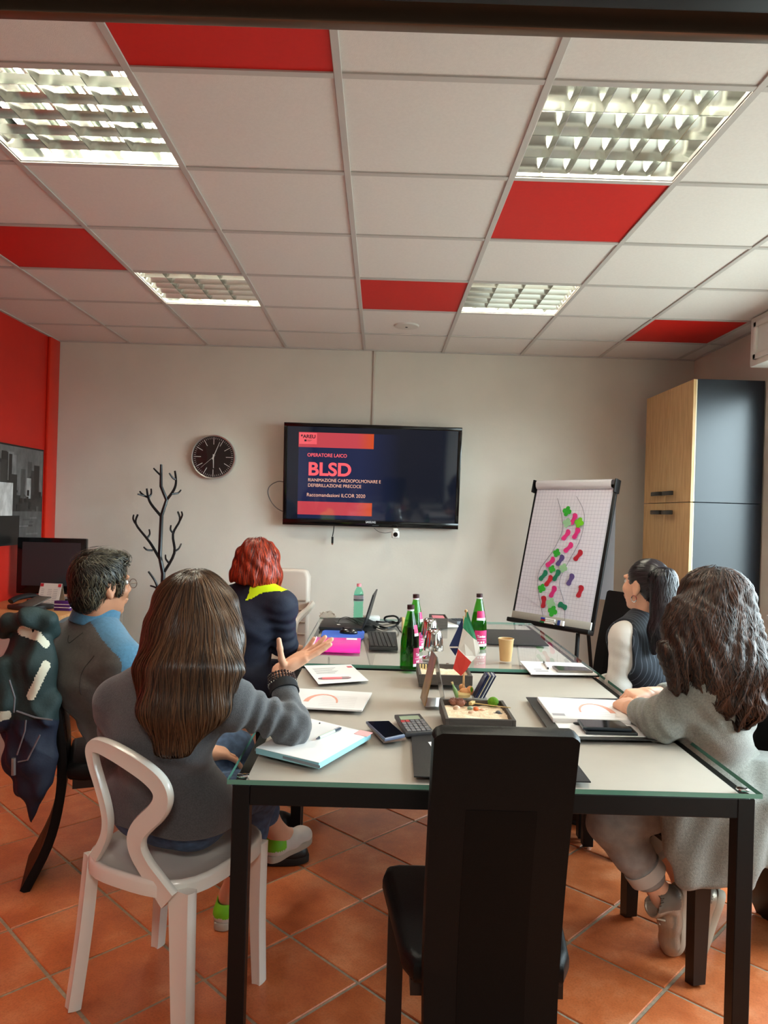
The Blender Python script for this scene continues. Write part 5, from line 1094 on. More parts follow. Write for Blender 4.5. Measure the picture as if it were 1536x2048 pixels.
def torso(F, P, g=0, w=1.0, chest=True):
    r = nrm(P['RS']-P['LS']); pr = nrm(np.array(P['RH'])-P['LH']); pel, ch = P['pel'], P['chest']; wa = pel*.55+ch*.45
    F.cap(P['LH'], P['RH'], .105*w+g, None, .05); F.cap(pel+V3(0, 0, .02), wa, .105*w+g, .094*w+g, .05, pr, 1.32); F.cap(wa, ch, .094*w+g, .112*w+g, .05, r, 1.32)
    F.cap(ch, P['neck']-V3(0, 0, .09), .112*w+g, .085*w+g, .05, r, 1.4); F.cap(P['LS']+(P['chest']-P['neck'])*.06, P['RS']+(P['chest']-P['neck'])*.06, .062*w+g, None, .06)
    for q in ('LS', 'RS'): F.cap(P['neck']-V3(0, 0, .02), P[q]+V3(0, 0, .012), .046+g, .046*w+g, .05)
def bounds(*ps, pad=.18): A = np.array([np.array(p, float) for p in ps]); return A.min(0)-pad, A.max(0)+pad
WORLD0 = bounds
def shoe(parent, heel, d, up, m_up, m_sole, m_heel=None, L=.25, name='shoe', high=False, m_lace=None):
    d = nrm(d); M = frame(heel, np.cross(d, nrm(up)), d); k = L/.25
    o = bpy.data.objects.new(name, None)
    F = Field((-.07, -.03, -.01), (.07, .27, .16), .004)
    F.chain([(0, .035, .045), (0, .12, .042), (0, .20, .030), (0, .225, .028)], [.037, .040, .036, .030], .02); F.cap((0, .04, .05), (0, .055, .085 if not high else .12), .037, .036, .02)
    F.cut((0, 0, -1), (0, 0, .020)); F.cut((0, -.25, 1), (0, .04, .092 if not high else .13)); F.cap((0, .045, .085), (0, .06, .2), .028, .03, .008, op='s')
    V, Fc = F.mesh(); V = V*k; Mn = np.array(M); V = V@Mn[:3, :3].T+Mn[:3, 3]
    hd = np.array(heel, float); dd = d
    so = skinmesh(name, [(V, Fc)], [m_up]+([m_heel] if m_heel else []), parent, (lambda C: ((C-hd)@dd < .055*k)*(((C-hd)@Mn[:3, 2]) > .042*k)) if m_heel else None)
    out = [(0, -.006), (.022, .0), (.034, .03), (.033, .09), (.042, .16), (.038, .215), (.02, .25), (0, .258), (-.02, .25), (-.038, .215), (-.042, .16), (-.033, .09), (-.034, .03), (-.022, 0)]
    b = MB(); b.M = M; b.prism([(x*k, y*k) for x, y in smooth_closed(out)], .0, .026*k, bev=.004); b.build('sole', m_sole, so)
    b = MB(); b.M = M
    for i in range(5): y = .10+.022*i; z = .092-.011*i if not high else .098-.012*i; b.tube([(-.022*k, y*k, (z-.012)*k), (0, (y+.006)*k, z*k), (.022*k, y*k, (z-.012)*k)], .003*k, 5)
    b.build('laces', m_lace or m_sole, so)
    return so
def smooth_closed(pts, n=3):
    P = [np.array(p, float) for p in pts]; N = len(P); out = []
    for i in range(N):
        a, b, c, d = P[i-1], P[i], P[(i+1) % N], P[(i+2) % N]
        for k in range(n): t = k/n; out.append(.5*((2*b)+(-a+c)*t+(2*a-5*b+4*c-d)*t*t+(-a+3*b-3*c+d)*t**3))
    return out
def person(label, P, loc):
    """Empty at the person's seat; skin built as one figure; clothing and hair hang on it"""
    t = thing('person', label, 'person', (0, 0, 0)); return t
def skin_body(t, P, parts, m_skin, m_under, w=1.0):
    """the continuous figure: trunk, limbs, neck, with the finer head and hands grown onto it"""
    lo, hi = bounds(*[P[k] for k in P if k != 'extra']); F = Field(lo, hi, .009); torso(F, P, -.018, w)
    limbs(F, [P['LS'], P['LE'], P['LW']], [.043*w, .036*w, .026]); limbs(F, [P['RS'], P['RE'], P['RW']], [.043*w, .036*w, .026])
    for q in 'LR': limbs(F, [P[q+'H'], P[q+'K'], (np.array(P[q+'K'])*.62+np.array(P[q+'A'])*.38), P[q+'A'], P[q+'F']], [.074*w, .050*w, .046*w, .033, .026])
    F.cap(P['neck']-V3(0, 0, .07), P['neck']+V3(0, 0, .02), .055, .05, .03)
    allp = [F.mesh()]+[f.mesh() for f in parts]
    return skinmesh('body', allp, [m_skin], t)
M_skin = mat('skin_fair', (226, 172, 142), .5, noise=.05, nscale=14, spec=.4); M_skin2 = mat('skin_tan', (176, 122, 92), .5, noise=.06, nscale=14, spec=.4)
rs = np.random.default_rng(11)
def eyes(t, L, R, s=1):
    for q in (-1, 1):
        b = MB(); b.ball(L(q*.031, .078, .012), .0120, 10, 8); o = b.build('eye', mat('eye_white', (230, 226, 220), .2), t); g = MB(); g.ball(L(q*.031, .0860, .012), .0055, 8, 6); g.build('iris', mat('iris', (60, 40, 26), .2), o)
def sinfold(kx, ky, kz, amp, ph=0, warp=1.5, wf=13): return lambda X, Y, Z: amp*np.sin(kx*X+ky*Y+kz*Z+ph+warp*np.sin(wf*(X-Y)+wf*.7*Z))
M_denim = mat('denim_blue', (70, 92, 122), .8, noise=.25, nscale=40, bump=.4, bscale=700); M_denim2 = mat('denim_grey', (148, 150, 150), .8, noise=.12, nscale=30, bump=.3, bscale=700)
M_knit = mat('grey_knit', (76, 77, 80), .92, noise=.18, nscale=260, bump=.5, bscale=500, sheen=.3)
M_shoew = mat('sneaker_white', (214, 208, 200), .5); M_sole = mat('sneaker_sole', (176, 164, 148), .7); M_lime = mat('sneaker_lime', (120, 200, 30), .5); M_shoeb = mat('shoe_black', (26, 24, 24), .45); M_soleb = mat('sole_black', (34, 32, 30), .8)
def fold_at(c, r, amp, f, d):           # creases gathered round a joint
    c = np.array(c); d = nrm(d)*f
    return lambda X, Y, Z: amp*np.exp(-((X-c[0])**2+(Y-c[1])**2+(Z-c[2])**2)/(r*r))*np.sin(d[0]*X+d[1]*Y+d[2]*Z+1.2*np.sin(25*X+17*Z))
def hips(P, f, w=.09): r = nrm(np.cross([f[0], f[1], 0], [0, 0, 1])); P['LH'] = P['pel']-r*w; P['RH'] = P['pel']+r*w
def trousers(t, P, m, ra=(.094, .070, .062, .052), w=1.0, hemL=None, hemR=None, top=.60, folds=True, name='trousers'):
    lo, hi = bounds(*[P[k] for k in ('pel', 'LH', 'RH', 'LK', 'RK', 'LA', 'RA')]); F = Field(lo, hi, .0075)
    F.cap(P['LH'], P['RH'], .112*w, None, .05); F.cap(P['pel'], P['pel']*.6+P['chest']*.4, .112*w, .10*w, .04, nrm(P['RH']-P['LH']), 1.3)
    for q, hem in (('L', hemL), ('R', hemR)):
        a = P[q+'K']+(P[q+'A']-P[q+'K'])*(hem or .9); limbs(F, [P[q+'H'], P[q+'K'], P[q+'K']*.6+P[q+'A']*.4, a], [ra[0]*w, ra[1]*w, ra[2]*w, ra[3]*w])
        F.wave(fold_at(P[q+'K'], .1, .0035, 120, P[q+'A']-P[q+'H'])); F.wave(fold_at(a, .08, .003, 130, P[q+'A']-P[q+'K']))
    F.wave(fold_at(P['pel'], .16, .003, 80, (0, .3, 1))); return skinmesh(name, [F.mesh()], m, t)
def top_field(P, w=1.0, g=.006, arms=((.056, .049, .040), (.056, .049, .040)), hem=.5, endL=.92, endR=.92, h=.0065, folds=.0035):
    lo, hi = bounds(*[P[k] for k in ('pel', 'LS', 'RS', 'LE', 'RE', 'LW', 'RW', 'neck')]); F = Field(lo, hi, h); torso(F, P, g, w)
    for q, a, e in (('L', arms[0], endL), ('R', arms[1], endR)):
        if a is None: continue
        end = P[q+'E']+(P[q+'W']-P[q+'E'])*e; limbs(F, [P[q+'S'], P[q+'E'], end], list(a)); F.wave(fold_at(P[q+'E'], .085, folds, 150, P[q+'W']-P[q+'S'])); F.wave(fold_at(P[q+'S']+V3(0, 0, -.06), .09, folds*.8, 110, P[q+'E']-P[q+'S']))
    wa = P['pel']*.6+P['chest']*.4; F.wave(fold_at(wa, .2, folds, 70, (.25, .2, 1))); F.wave(fold_at(P['chest']-V3(0, 0, .04), .16, folds*.6, 60, (.7, .1, 1)))
    F.cut((0, 0, -1), (0, 0, hem)); return F
# ---------------------------------------------------------------- woman with long straight hair, on the white chair
P = dict(pel=V3(-.600, 2.165, .560), chest=V3(-.605, 2.10, .80), neck=V3(-.60, 2.10, 1.0)); hips(P, (.43, .90))
P.update(LS=at(236, 1402, 2.14), RS=at(462, 1404, 2.03), LE=V3(-.80, 2.25, .655), LW=V3(-.555, 2.335, .665), RE=at(584, 1453, 2.09), RW=at(560, 1342, 2.235),
         LK=V3(-.475, 2.47, .625), LA=at(556, 1668, 2.66), RK=V3(-.37, 2.44, .52), RA=V3(-.485, 2.545, .095))
dL = nrm((.50, .86, -.04)); P['LF'] = P['LA']+dL*.12-V3(0, 0, .05); P['RF'] = P['RA']+V3(.03, .12, -.05)
A_ = thing('person', 'woman with long straight brown hair and grey jumper raising an open hand', 'person', (P['pel'][0], P['pel'][1], 0))
def local(t): return Matrix.Translation(-Vector(t.location))
hc = at(393, 1222, 2.15); hf = (.17, .98, .03)
FH, L, R = head(hc, hf, neck=P['neck'])
hr = hand(P['RW'], (.80, .22, .50), (-.42, -.25, .85), [(-.05, .06, .05), (-.02, .08, .06), (.06, .12, .10), (.16, .2, .14)], [(-.22, -.55, .75), (-.16, -.15, 1), (-.14, .0, 1)], .98, .03, True, P['RE']-P['RW'])
hl = hand(P['LW'], (.75, .45, -.15), (-.2, .1, -1), [(.35, .4, .3), (.45, .5, .35), (.55, .55, .4), (.6, .6, .4)], [(.5, .6, -.1), (.75, .4, -.2), (.8, .2, -.25)], .95, .15, False)
skin_body(A_, P, [FH, hr, hl], M_skin, None); eyes(A_, L, R)
b = MB()
for i, (px, py) in enumerate(()): pass
F = top_field(P, .92, .006, ((.056, .048, .040), (.056, .050, .038)), hem=.525, endL=.93, endR=.62)
F.cap(P['LH'], P['RH'], .121, None, .05); F.cut((0, 0, -1), (0, 0, .525))
for q in range(3): F.wave(fold_at(P['RE']*.6+P['RS']*.4, .09, .003, 140, P['RE']-P['RS']))
jm = skinmesh('jumper', [F.mesh()], M_knit, A_)
cu = P['RE']+(P['RW']-P['RE'])*np.array([[.58], [.74]]); MB().tube([cu[0], cu[1]], [.0445, .0415], 20).build('cuff', mat('cuff_black', (20, 20, 24), .8), jm)
fw = nrm(P['RW']-P['RE']); b = MB(); beads = MB(); sd = nrm(np.cross(fw, (0, 0, 1))); s2 = np.cross(fw, sd)
for k, (o_, rad, br_) in enumerate(((-.034, .0365, .0045), (-.024, .0355, .0045), (-.013, .0345, .0045), (-.044, .0385, .0032))):
    c = P['RW']+fw*(o_-.008)
    for j in range(26):
        a = 2*math.pi*j/26; q = c+(sd*math.cos(a)*1.12+s2*math.sin(a)*.95)*rad+fw*.004*math.sin(a); (b if k < 3 else beads).ball(q, br_, 6, 4)
b.build('bracelet', mat('beads_dark', (52, 36, 36), .2, spec=.7), A_); beads.build('bracelet', mat('beads_silver', (190, 186, 180), .25, .8), A_)
tr = trousers(A_, P, M_denim, w=.95, hemL=.72, hemR=.70, top=.57)
shoe(A_, P['LA']-dL*.055-V3(0, 0, .085), dL, (0, 0, 1), M_shoew, M_sole, M_lime, .245); shoe(A_, V3(-.505, 2.492, .002), (.2, .98, 0), (0, 0, 1), M_shoew, M_sole, M_lime, .245)
HM = hairmat('hair_brown', (24, 15, 10), (92, 64, 42), .32)
lo, hi = bounds(hc, at(350, 1510, 1.97), P['LS'], pad=.17); F = Field(lo, hi, .006); Rr = np.array([1, .1, 0]); Rr = nrm(Rr)
F.ell(hc+V3(0, -.022, .016), (.086, .104, .104), R); F.cut((0, 1, .35), hc+V3(0, .075, .06))
y0 = 2.035
F.chain([hc+V3(0, -.05, .03), at(392, 1270, 2.045), at(387, 1340, 1.975), at(366, 1420, 1.950), at(346, 1502, 1.945)], [.062, .052, .040, .029, .015], .07, Rr, [1.3, 1.7, 2.25, 2.4, 2.6])
F.chain([at(440, 1210, 2.10), at(452, 1290, 2.06), at(455, 1372, 2.0)], [.040, .032, .012], .03, Rr, 1.1); F.chain([at(330, 1250, 2.10), at(315, 1340, 2.02), at(300, 1420, 1.99)], [.04, .04, .018], .03, Rr, 1.3)
crown = hc+V3(.004, -.03, .13)
def flowA(p, it): h = p-crown; h[:, 2] = 0; v = np.stack([np.clip(h[:, 0]*9, -1, 1), h[:, 1]*3, np.zeros(len(p))], 1); k = np.clip((p[:, 2]-(hc[2]-.02))/.14, 0, 1)[:, None]; return v*k+np.array([[0, 0, -1.]])
s1 = strands(F, seedpick(F, 2600, rs, lambda V: (V[:, 2] > hc[2]+.02)), flowA, 46, .0105, (.0005, .005), (.0011, .0024), rs, .35, .10, 12, lambda p: p[:, 2] < .80)
s2_ = strands(F, seedpick(F, 1500, rs, lambda V: (V[:, 2] > .86)), flowA, 26, .0105, (.001, .006), (.0008, .0018), rs, .2, .14, 14, lambda p: p[:, 2] < .775)
addhair(A_, F, HM, [s1, s2_])
M_lens = glass_mat('lens_glass', (250, 252, 252))
# ---------------------------------------------------------------- man in the fleece
P = dict(pel=V3(-1.02, 2.94, .575), chest=V3(-1.13, 2.90, .78), neck=at(190, 1232, 2.89)-V3(0, 0, .01)); hips(P, (.87, .5), .10)
P.update(RS=at(240, 1322, 2.78), LS=V3(-1.27, 3.06, .885), RE=V3(-.92, 2.80, .63), RW=V3(-.72, 2.98, .645), LE=V3(-1.0, 3.17, .64), LW=V3(-.76, 3.12, .645), RK=V3(-.66, 2.99, .525), RA=V3(-.50, 2.985, .10), LK=V3(-.70, 3.22, .525), LA=V3(-.58, 3.26, .10))
P['RF'] = P['RA']+V3(.13, .01, -.05); P['LF'] = P['LA']+V3(.13, .03, -.05)
B_ = thing('person', 'man with short dark greying hair, glasses and a brown and blue fleece', 'person', (P['pel'][0], P['pel'][1], 0))
hc = at(203, 1172, 2.87); hf = nrm((.60, .80, -.02)); FH, L, R = head(hc, hf, neck=P['neck'], nr=.062, s=1.06)
hd = [(.4, .5, .3)]*4
skin_body(B_, P, [FH, hand(P['RW'], (.9, .4, -.1), (0, 0, -1), hd, [(.5, .8, 0), (.8, .5, -.2), (.9, .3, -.2)]), hand(P['LW'], (.95, .1, -.1), (0, 0, -1), hd, [(.5, -.8, 0), (.8, -.5, -.2), (.9, -.3, -.2)], right=False)], M_skin2, None, 1.1); eyes(B_, L, R, 1.06)
M_fle = mat('fleece_brown', (72, 68, 62), .9, noise=.10, nscale=90, bump=.3, bscale=420, sheen=.3); M_flb = mat('fleece_blue', (62, 106, 132), .9, noise=.10, nscale=90, bump=.3, bscale=420, sheen=.3)
F = top_field(P, 1.22, .010, ((.066, .060, .046), (.066, .060, .046)), hem=.50, folds=.005)
def segd(C, a, b): ba = b-a; t = np.clip(((C-a)@ba)/(ba@ba), 0, 1); return np.linalg.norm(C-a-t[:, None]*ba, axis=1)
nk, RS_, LS_ = P['neck'], P['RS'], P['LS']
def pickB(C):
    r = np.zeros(len(C), int)
    for S_, E_ in ((RS_, P['RE']), (LS_, P['LE'])):
        a = nk+V3(0, 0, .03); b_ = S_+V3(0, 0, .075)+(S_-nk)*.15; c_ = S_*.55+E_*.45+(S_-nk)*.35+V3(.03, .0, .05)
        r |= (np.minimum(segd(C, a, b_), segd(C, b_, c_)) < .062)
    return r
fle = skinmesh('fleece', [F.mesh()], [M_fle, M_flb], B_, pickB)
def seam(F, px, y, m, par, r=.0016):
    p = np.array([at(x, v, y) for x, v in smoothpath(px, 4)]); 
    for _ in range(8): p = p-F.grad(p)*(F.samp(p)-.0002)[:, None]
    MB().tube(p, r, 5).build('seam', m, par)
M_seam = mat('fleece_seam', (46, 44, 40), .9)
seam(F, [(197, 1312), (176, 1336), (166, 1356), (168, 1382)], 2.74, M_seam, fle); seam(F, [(111, 1262), (114, 1276), (124, 1283), (142, 1275), (160, 1262)], 2.76, M_seam, fle)
F = Field(nk-.16, nk+.18, .004); ax = nrm((.25, .16, 1)); F.cap(nk-ax*.02, nk+ax*.075, .088, .078, .01, hf, 1.1); F.cap(nk-ax*.03, nk+ax*.12, .068, .068, .004, hf, 1.1, 's'); F.cut(-ax, nk-ax*.03); F.cut(V3(hf[0]*.45, hf[1]*.45, 1), nk+V3(0, 0, .062))
skinmesh('collar', [F.mesh()], M_flb, B_)
trousers(B_, P, mat('trousers_black', (26, 27, 32), .85, bump=.3, bscale=500), (.10, .078, .068, .058), 1.1)
shoe(B_, V3(-.545, 2.975, .002), (.99, .12, 0), (0, 0, 1), M_shoeb, M_soleb, None, .285); shoe(B_, V3(-.63, 3.25, .002), (.98, .2, 0), (0, 0, 1), M_shoeb, M_soleb, None, .285)
s = 1.06; g = MB()
for q in (-1, 1):
    ctr = L(q*.033, .112, .008); rr_ = nrm(R[:, 0]); uu = R[:, 2]
    g.tube([ctr+(rr_*.024*math.cos(a)+uu*.018*math.sin(a)) for a in np.linspace(0, 2*math.pi, 21)], .0013, 5); g.tube([L(q*.057, .112, .012), L(q*.074, .10, .014), L(q*.081, .0, .010), L(q*.079, -.03, -.006)], .0015, 5)
g.tube([L(-.010, .113, .010), L(0, .117, .013), L(.010, .113, .010)], .0013, 5); gl = g.build('glasses', mat('glasses_frame', (112, 88, 72), .3, .6), B_)
for q in (-1, 1): ctr = L(q*.033, .112, .008); MB().raw([ctr+(R[:, 0]*.023*math.cos(a)+R[:, 2]*.017*math.sin(a)) for a in np.linspace(0, 2*math.pi, 17)[:-1]], [tuple(range(16))]).build('lens', M_lens, gl, smooth=False)
HMm = hairmat('hair_dark_grey', (14, 12, 9), (84, 76, 58), .42); F = Field(hc-.2, hc+.2, .005)
F.ell(L(0, -.018, .036), np.array((.083, .100, .092))*s, R); F.ell(L(0, -.055, -.03), np.array((.064, .055, .062))*s, R, .02); F.ell(L(0, .04, .098), np.array((.055, .05, .026))*s, R, .03)
F.cut(hf*.9+V3(0, 0, -.55), L(0, .040, -.005), .02); F.cap(L(.085, .012, -.03), L(.085, .015, .004), .026, .02, .01, op='s'); F.cap(L(-.085, .012, -.03), L(-.085, .015, .004), .026, .02, .01, op='s')
for q in (-1, 1): F.cap(L(q*.074, .032, .02), L(q*.073, .026, -.022), .012, .008, .01)
fwd = hf.copy()
def flowM(p, it): h = p-L(0, -.03, .10); return h*9*np.clip((p[:, 2:3]-hc[2]-.02)/.1, 0.05, 1)+fwd[None]*np.clip((p[:, 2:3]-hc[2])/.1, 0, 1)*.9+np.array([[0, 0, -.75]])
stm = strands(F, seedpick(F, 2600, rs, lambda V: V[:, 2] > hc[2]-.1), flowM, 9, .0055, (.002, .011), (.0009, .0018), rs, .15, .45, 60)
side = np.abs((stm[0]-hc)@R[:, 0]) > .05*s; low = stm[0][:, 2] < hc[2]+.055; grey = rs.uniform(0, 1, len(stm[2])//27).repeat(27); tone = np.where(side & low & (grey > .55), 1.25, stm[2]*.5)
tone = np.where(stm[0][:, 2] > hc[2]+.085*s, stm[2]*.85, tone)  # crown strands lighter: light from above put into the tone
tuft = strands(F, seedpick(F, 160, rs, lambda V: (V[:, 2] > hc[2]+.08)), lambda p, it: fwd[None]+np.array([[0, 0, .02*it]]), 9, .006, (.004, .02), (.001, .002), rs, .1, .5, 50)
addhair(B_, F, HMm, [(stm[0], stm[1], tone), tuft], .08)
# ---------------------------------------------------------------- red-haired woman
P = dict(pel=V3(-.70, 3.74, .58), chest=V3(-.675, 3.70, .86), neck=at(512, 1168, 3.72)); hips(P, (.6, .8))
P.update(RS=at(564, 1212, 3.62), LS=at(464, 1202, 3.82), RE=at(570, 1290, 3.68), RW=V3(-.47, 3.93, .70), LE=V3(-.80, 4.0, .76), LW=V3(-.56, 4.10, .70), RK=V3(-.36, 3.88, .54), LK=V3(-.45, 4.05, .54), RA=V3(-.30, 3.95, .1), LA=V3(-.38, 4.15, .1))
P['RF'] = P['RA']+V3(.12, .04, -.05); P['LF'] = P['LA']+V3(.12, .04, -.05)
C0 = thing('person', 'woman with a red bob and a navy jacket with yellow shoulder patch', 'person', (P['pel'][0], P['pel'][1], 0))
hc = at(515, 1123, 3.74); hf = (.14, .99, 0); FH, L, R = head(hc, hf, neck=P['neck'])
skin_body(C0, P, [FH, hand(P['RW'], (.6, .8, -.1), (0, 0, -1), hd, [(-.3, .8, 0), (-.1, .9, -.2), (0, .9, -.2)]), hand(P['LW'], (.8, .4, -.1), (0, 0, -1), hd, [(.5, -.6, 0), (.8, -.4, -.2), (.9, -.3, -.2)], right=False)], M_skin, None); eyes(C0, L, R)
M_navy = mat('navy_jacket', (20, 26, 46), .75, noise=.1, nscale=50, bump=.2, bscale=300); M_hiv = mat('hi_vis_yellow', (214, 244, 10), .7)
F = top_field(P, 1.05, .012, ((.066, .058, .046), (.066, .058, .046)), hem=.505, folds=.006, h=.007)
nk, RS_ = P['neck'], P['RS']
def pickC(C):
    x, y = (C-nk)@nrm((.87, -.5, 0)), (C-nk)@nrm((.5, .87, 0)); z = C[:, 2]-nk[2]
    return (x > .03) & (x < .20) & (y > -.125+.42*x) & (z > -.14-.35*x)
skinmesh('work_jacket', [F.mesh()], [M_navy, M_hiv], C0, pickC)
F = Field(nk-.14, nk+.14, .005); F.cap(nk-V3(0, 0, .02), nk+V3(0, 0, .035), .068, .060, .01); F.cap(nk-V3(0, 0, .04), nk+V3(0, 0, .07), .054, .054, .004, op='s'); F.cut((0, 0, 1), nk+V3(0, 0, .040)); F.cut((0, 0, -1), nk-V3(0, 0, .03)); skinmesh('collar', [F.mesh()], [M_navy, M_hiv], C0, lambda C: (C[:, 0] > nk[0]+.028))
trousers(C0, P, M_navy, name='trousers'); 
for a in ('R', 'L'): shoe(C0, P[a+'A']-V3(.05, .015, .098), (.95, .3, 0), (0, 0, 1), M_shoeb, M_soleb, None, .25)
HR = hairmat('hair_red', (62, 13, 6), (190, 62, 30), .38); F = Field(hc-.22, hc+.22, .005)
F.ell(hc+V3(0, -.005, .022), (.092, .104, .098), R); F.chain([hc+V3(0, -.01, .0), hc+V3(-.005, -.015, -.07), hc+V3(-.006, -.012, -.112)], [.086, .094, .090], .03, R[:, 0], 1.22); F.cut((0, 1, .1), hc+V3(0, .062, .0)); F.cut((-.12, .0, -1), hc+V3(0, 0, -.108), .01)
F.wave(lambda X, Y, Z: .0025*np.sin(95*X+6*np.sin(16*Z))+.002*np.sin(150*X-20*Z))
def flowC(p, it): h = p-(hc+V3(.0, -.02, .11)); h[:, 2] = 0; k = np.clip((p[:, 2:3]-hc[2]-.02)/.09, 0, 1); return h*12*k+np.array([[0, 0, -1.]])
st = strands(F, seedpick(F, 1500, rs, lambda V: V[:, 2] > hc[2]+.0), flowC, 24, .0095, (.001, .010), (.0014, .0030), rs, .15, .28, 28, lambda p: p[:, 2] < hc[2]-.122)
addhair(C0, F, HR, [st], .12)
# ---------------------------------------------------------------- ponytailed woman
P = dict(pel=V3(1.25, 3.19, .585), chest=V3(1.165, 3.17, .83), neck=at(1288, 1236, 3.19)); hips(P, (-.7, .7))
P.update(LS=at(1250, 1275, 3.10), RS=V3(1.31, 3.31, .945), LE=V3(1.035, 3.10, .745), LW=V3(1.05, 3.33, .70), RE=V3(1.38, 3.40, .71), RW=V3(1.18, 3.50, .68), LK=V3(.90, 3.44, .54), RK=V3(1.02, 3.58, .54), LA=V3(.985, 3.45, .11), RA=V3(1.06, 3.56, .11))
P['LF'] = P['LA']+V3(-.1, .06, -.05); P['RF'] = P['RA']+V3(-.1, .06, -.05)
D_ = thing('person', 'woman with a dark ponytail and hoop earring in a pinstripe waistcoat over white sleeves', 'person', (P['pel'][0], P['pel'][1], 0))
hc = at(1292, 1172, 3.19); hf = nrm((-.50, .87, .03)); FH, L, R = head(hc, hf, neck=P['neck'], nr=.05)
skin_body(D_, P, [FH, hand(P['LW'], (-.1, .9, -.15), (0, 0, -1), hd, [(.8, .4, 0), (.5, .7, -.2), (.3, .9, -.2)], right=False), hand(P['RW'], (-.8, .4, -.15), (0, 0, -1), hd, [(-.5, -.6, 0), (-.7, -.4, -.2), (-.8, -.3, -.2)])], M_skin, None); eyes(D_, L, R)
F = top_field(P, .90, .004, ((.058, .050, .038), (.058, .050, .038)), hem=.52, folds=.0022); skinmesh('blouse', [F.mesh()], mat('blouse_white', (214, 208, 200), .85, bump=.2, bscale=400), D_)
def vestmat():
    m = mat('pinstripe', (30, 34, 42), .8, noise=.15, nscale=300); nt = m.node_tree; b = nt.nodes['Principled BSDF']; tc = nt.nodes.new('ShaderNodeTexCoord'); dp = nt.nodes.new('ShaderNodeVectorMath'); dp.operation = 'DOT_PRODUCT'; dp.inputs[1].default_value = (.72, .70, -.08); nt.links.new(tc.outputs['Object'], dp.inputs[0])
    ml = nt.nodes.new('ShaderNodeMath'); ml.operation = 'MULTIPLY'; ml.inputs[1].default_value = 62; nt.links.new(dp.outputs['Value'], ml.inputs[0]); fr_ = nt.nodes.new('ShaderNodeMath'); fr_.operation = 'FRACT'; nt.links.new(ml.outputs[0], fr_.inputs[0]); lt_ = nt.nodes.new('ShaderNodeMath'); lt_.operation = 'LESS_THAN'; lt_.inputs[1].default_value = .1; nt.links.new(fr_.outputs[0], lt_.inputs[0])
    mx = nt.nodes.new('ShaderNodeMix'); mx.data_type = 'RGBA'; src = b.inputs['Base Color'].links[0].from_socket; nt.links.new(lt_.outputs[0], mx.inputs[0]); nt.links.new(src, mx.inputs[6]); mx.inputs[7].default_value = (*lin((84, 90, 100)), 1); nt.links.new(mx.outputs[2], b.inputs['Base Color']); return m
F = top_field(P, .92, .016, (None, None), hem=.515, folds=.003)
for q in 'LR': out_ = nrm(P[q+'S']-P['neck']*V3(1, 1, 0)-P[q+'S']*V3(0, 0, 1)); F.cap(P[q+'S']+out_*.055+V3(0, 0, .07), P[q+'S']+out_*.055-V3(0, 0, .10), .058, .062, .01, op='s')
skinmesh('waistcoat', [F.mesh()], vestmat(), D_); trousers(D_, P, mat('trousers_dark', (24, 24, 28), .85))
for a in ('R', 'L'): shoe(D_, P[a+'A']-V3(-.04, .03, .108), (-.85, .5, 0), (0, 0, 1), M_shoeb, M_soleb, None, .25, high=True)
er_ = MB(); er_.tube([L(-.082, -.008+.013*math.cos(a), -.052+.014*math.sin(a)) for a in np.linspace(0, 6.283, 17)], .0022, 6); er_.build('hoop_earring', M_chrome, D_)
HB = hairmat('hair_black', (9, 7, 7), (52, 44, 48), .28); lo, hi = bounds(hc, at(1330, 1310, 3.1), pad=.17); F = Field(lo, hi, .0055)
F.ell(L(0, -.016, .032), (.078, .097, .088), R); F.ell(L(0, -.055, -.02), (.058, .045, .062), R, .02); F.cut(hf*1.0+V3(0, 0, -.45), L(0, .050, .0), .015); F.cap(L(-.085, .01, -.03), L(-.085, .01, .0), .024, .02, .01, op='s'); F.cap(L(.085, .01, -.03), L(.085, .01, .0), .024, .02, .01, op='s')
pn = L(0, -.108, .052); F.cap(L(0, -.09, .05), pn, .028, .026, .02); tl_ = [pn, at(1326, 1160, 3.05), at(1334, 1215, 3.03), at(1322, 1262, 3.02), at(1308, 1305, 3.015)]; F.chain(tl_, [.026, .044, .050, .040, .012], .02, (1, .3, 0), 1.15)
def flowD(p, it):
    tail = ((p-pn)@(-hf) > -.0)[:, None]; to = pn[None]-p; to /= np.linalg.norm(to, axis=1, keepdims=True)+1e-6; return np.where(tail, np.array([[-.06, 0, -1.]]), to)
s1 = strands(F, seedpick(F, 1300, rs, lambda V: ((V-pn)@hf > .02)), flowD, 12, .008, (.0005, .003), (.0010, .002), rs, .6, .03, 20)
s2_ = strands(F, seedpick(F, 1400, rs, lambda V: ((V-pn)@hf < .02) & (V[:, 2] > hc[2]-.06)), flowD, 24, .0095, (.001, .008), (.0010, .002), rs, .2, .3, 22, lambda p: p[:, 2] < .85)
addhair(D_, F, HB, [s1, s2_], .1); MB().tube([pn+hf*.004+(R[:, 0]*math.cos(a)+R[:, 2]*math.sin(a))*.027 for a in np.linspace(0, 6.283, 17)], .005, 6).build('hair_tie', M_black, D_)
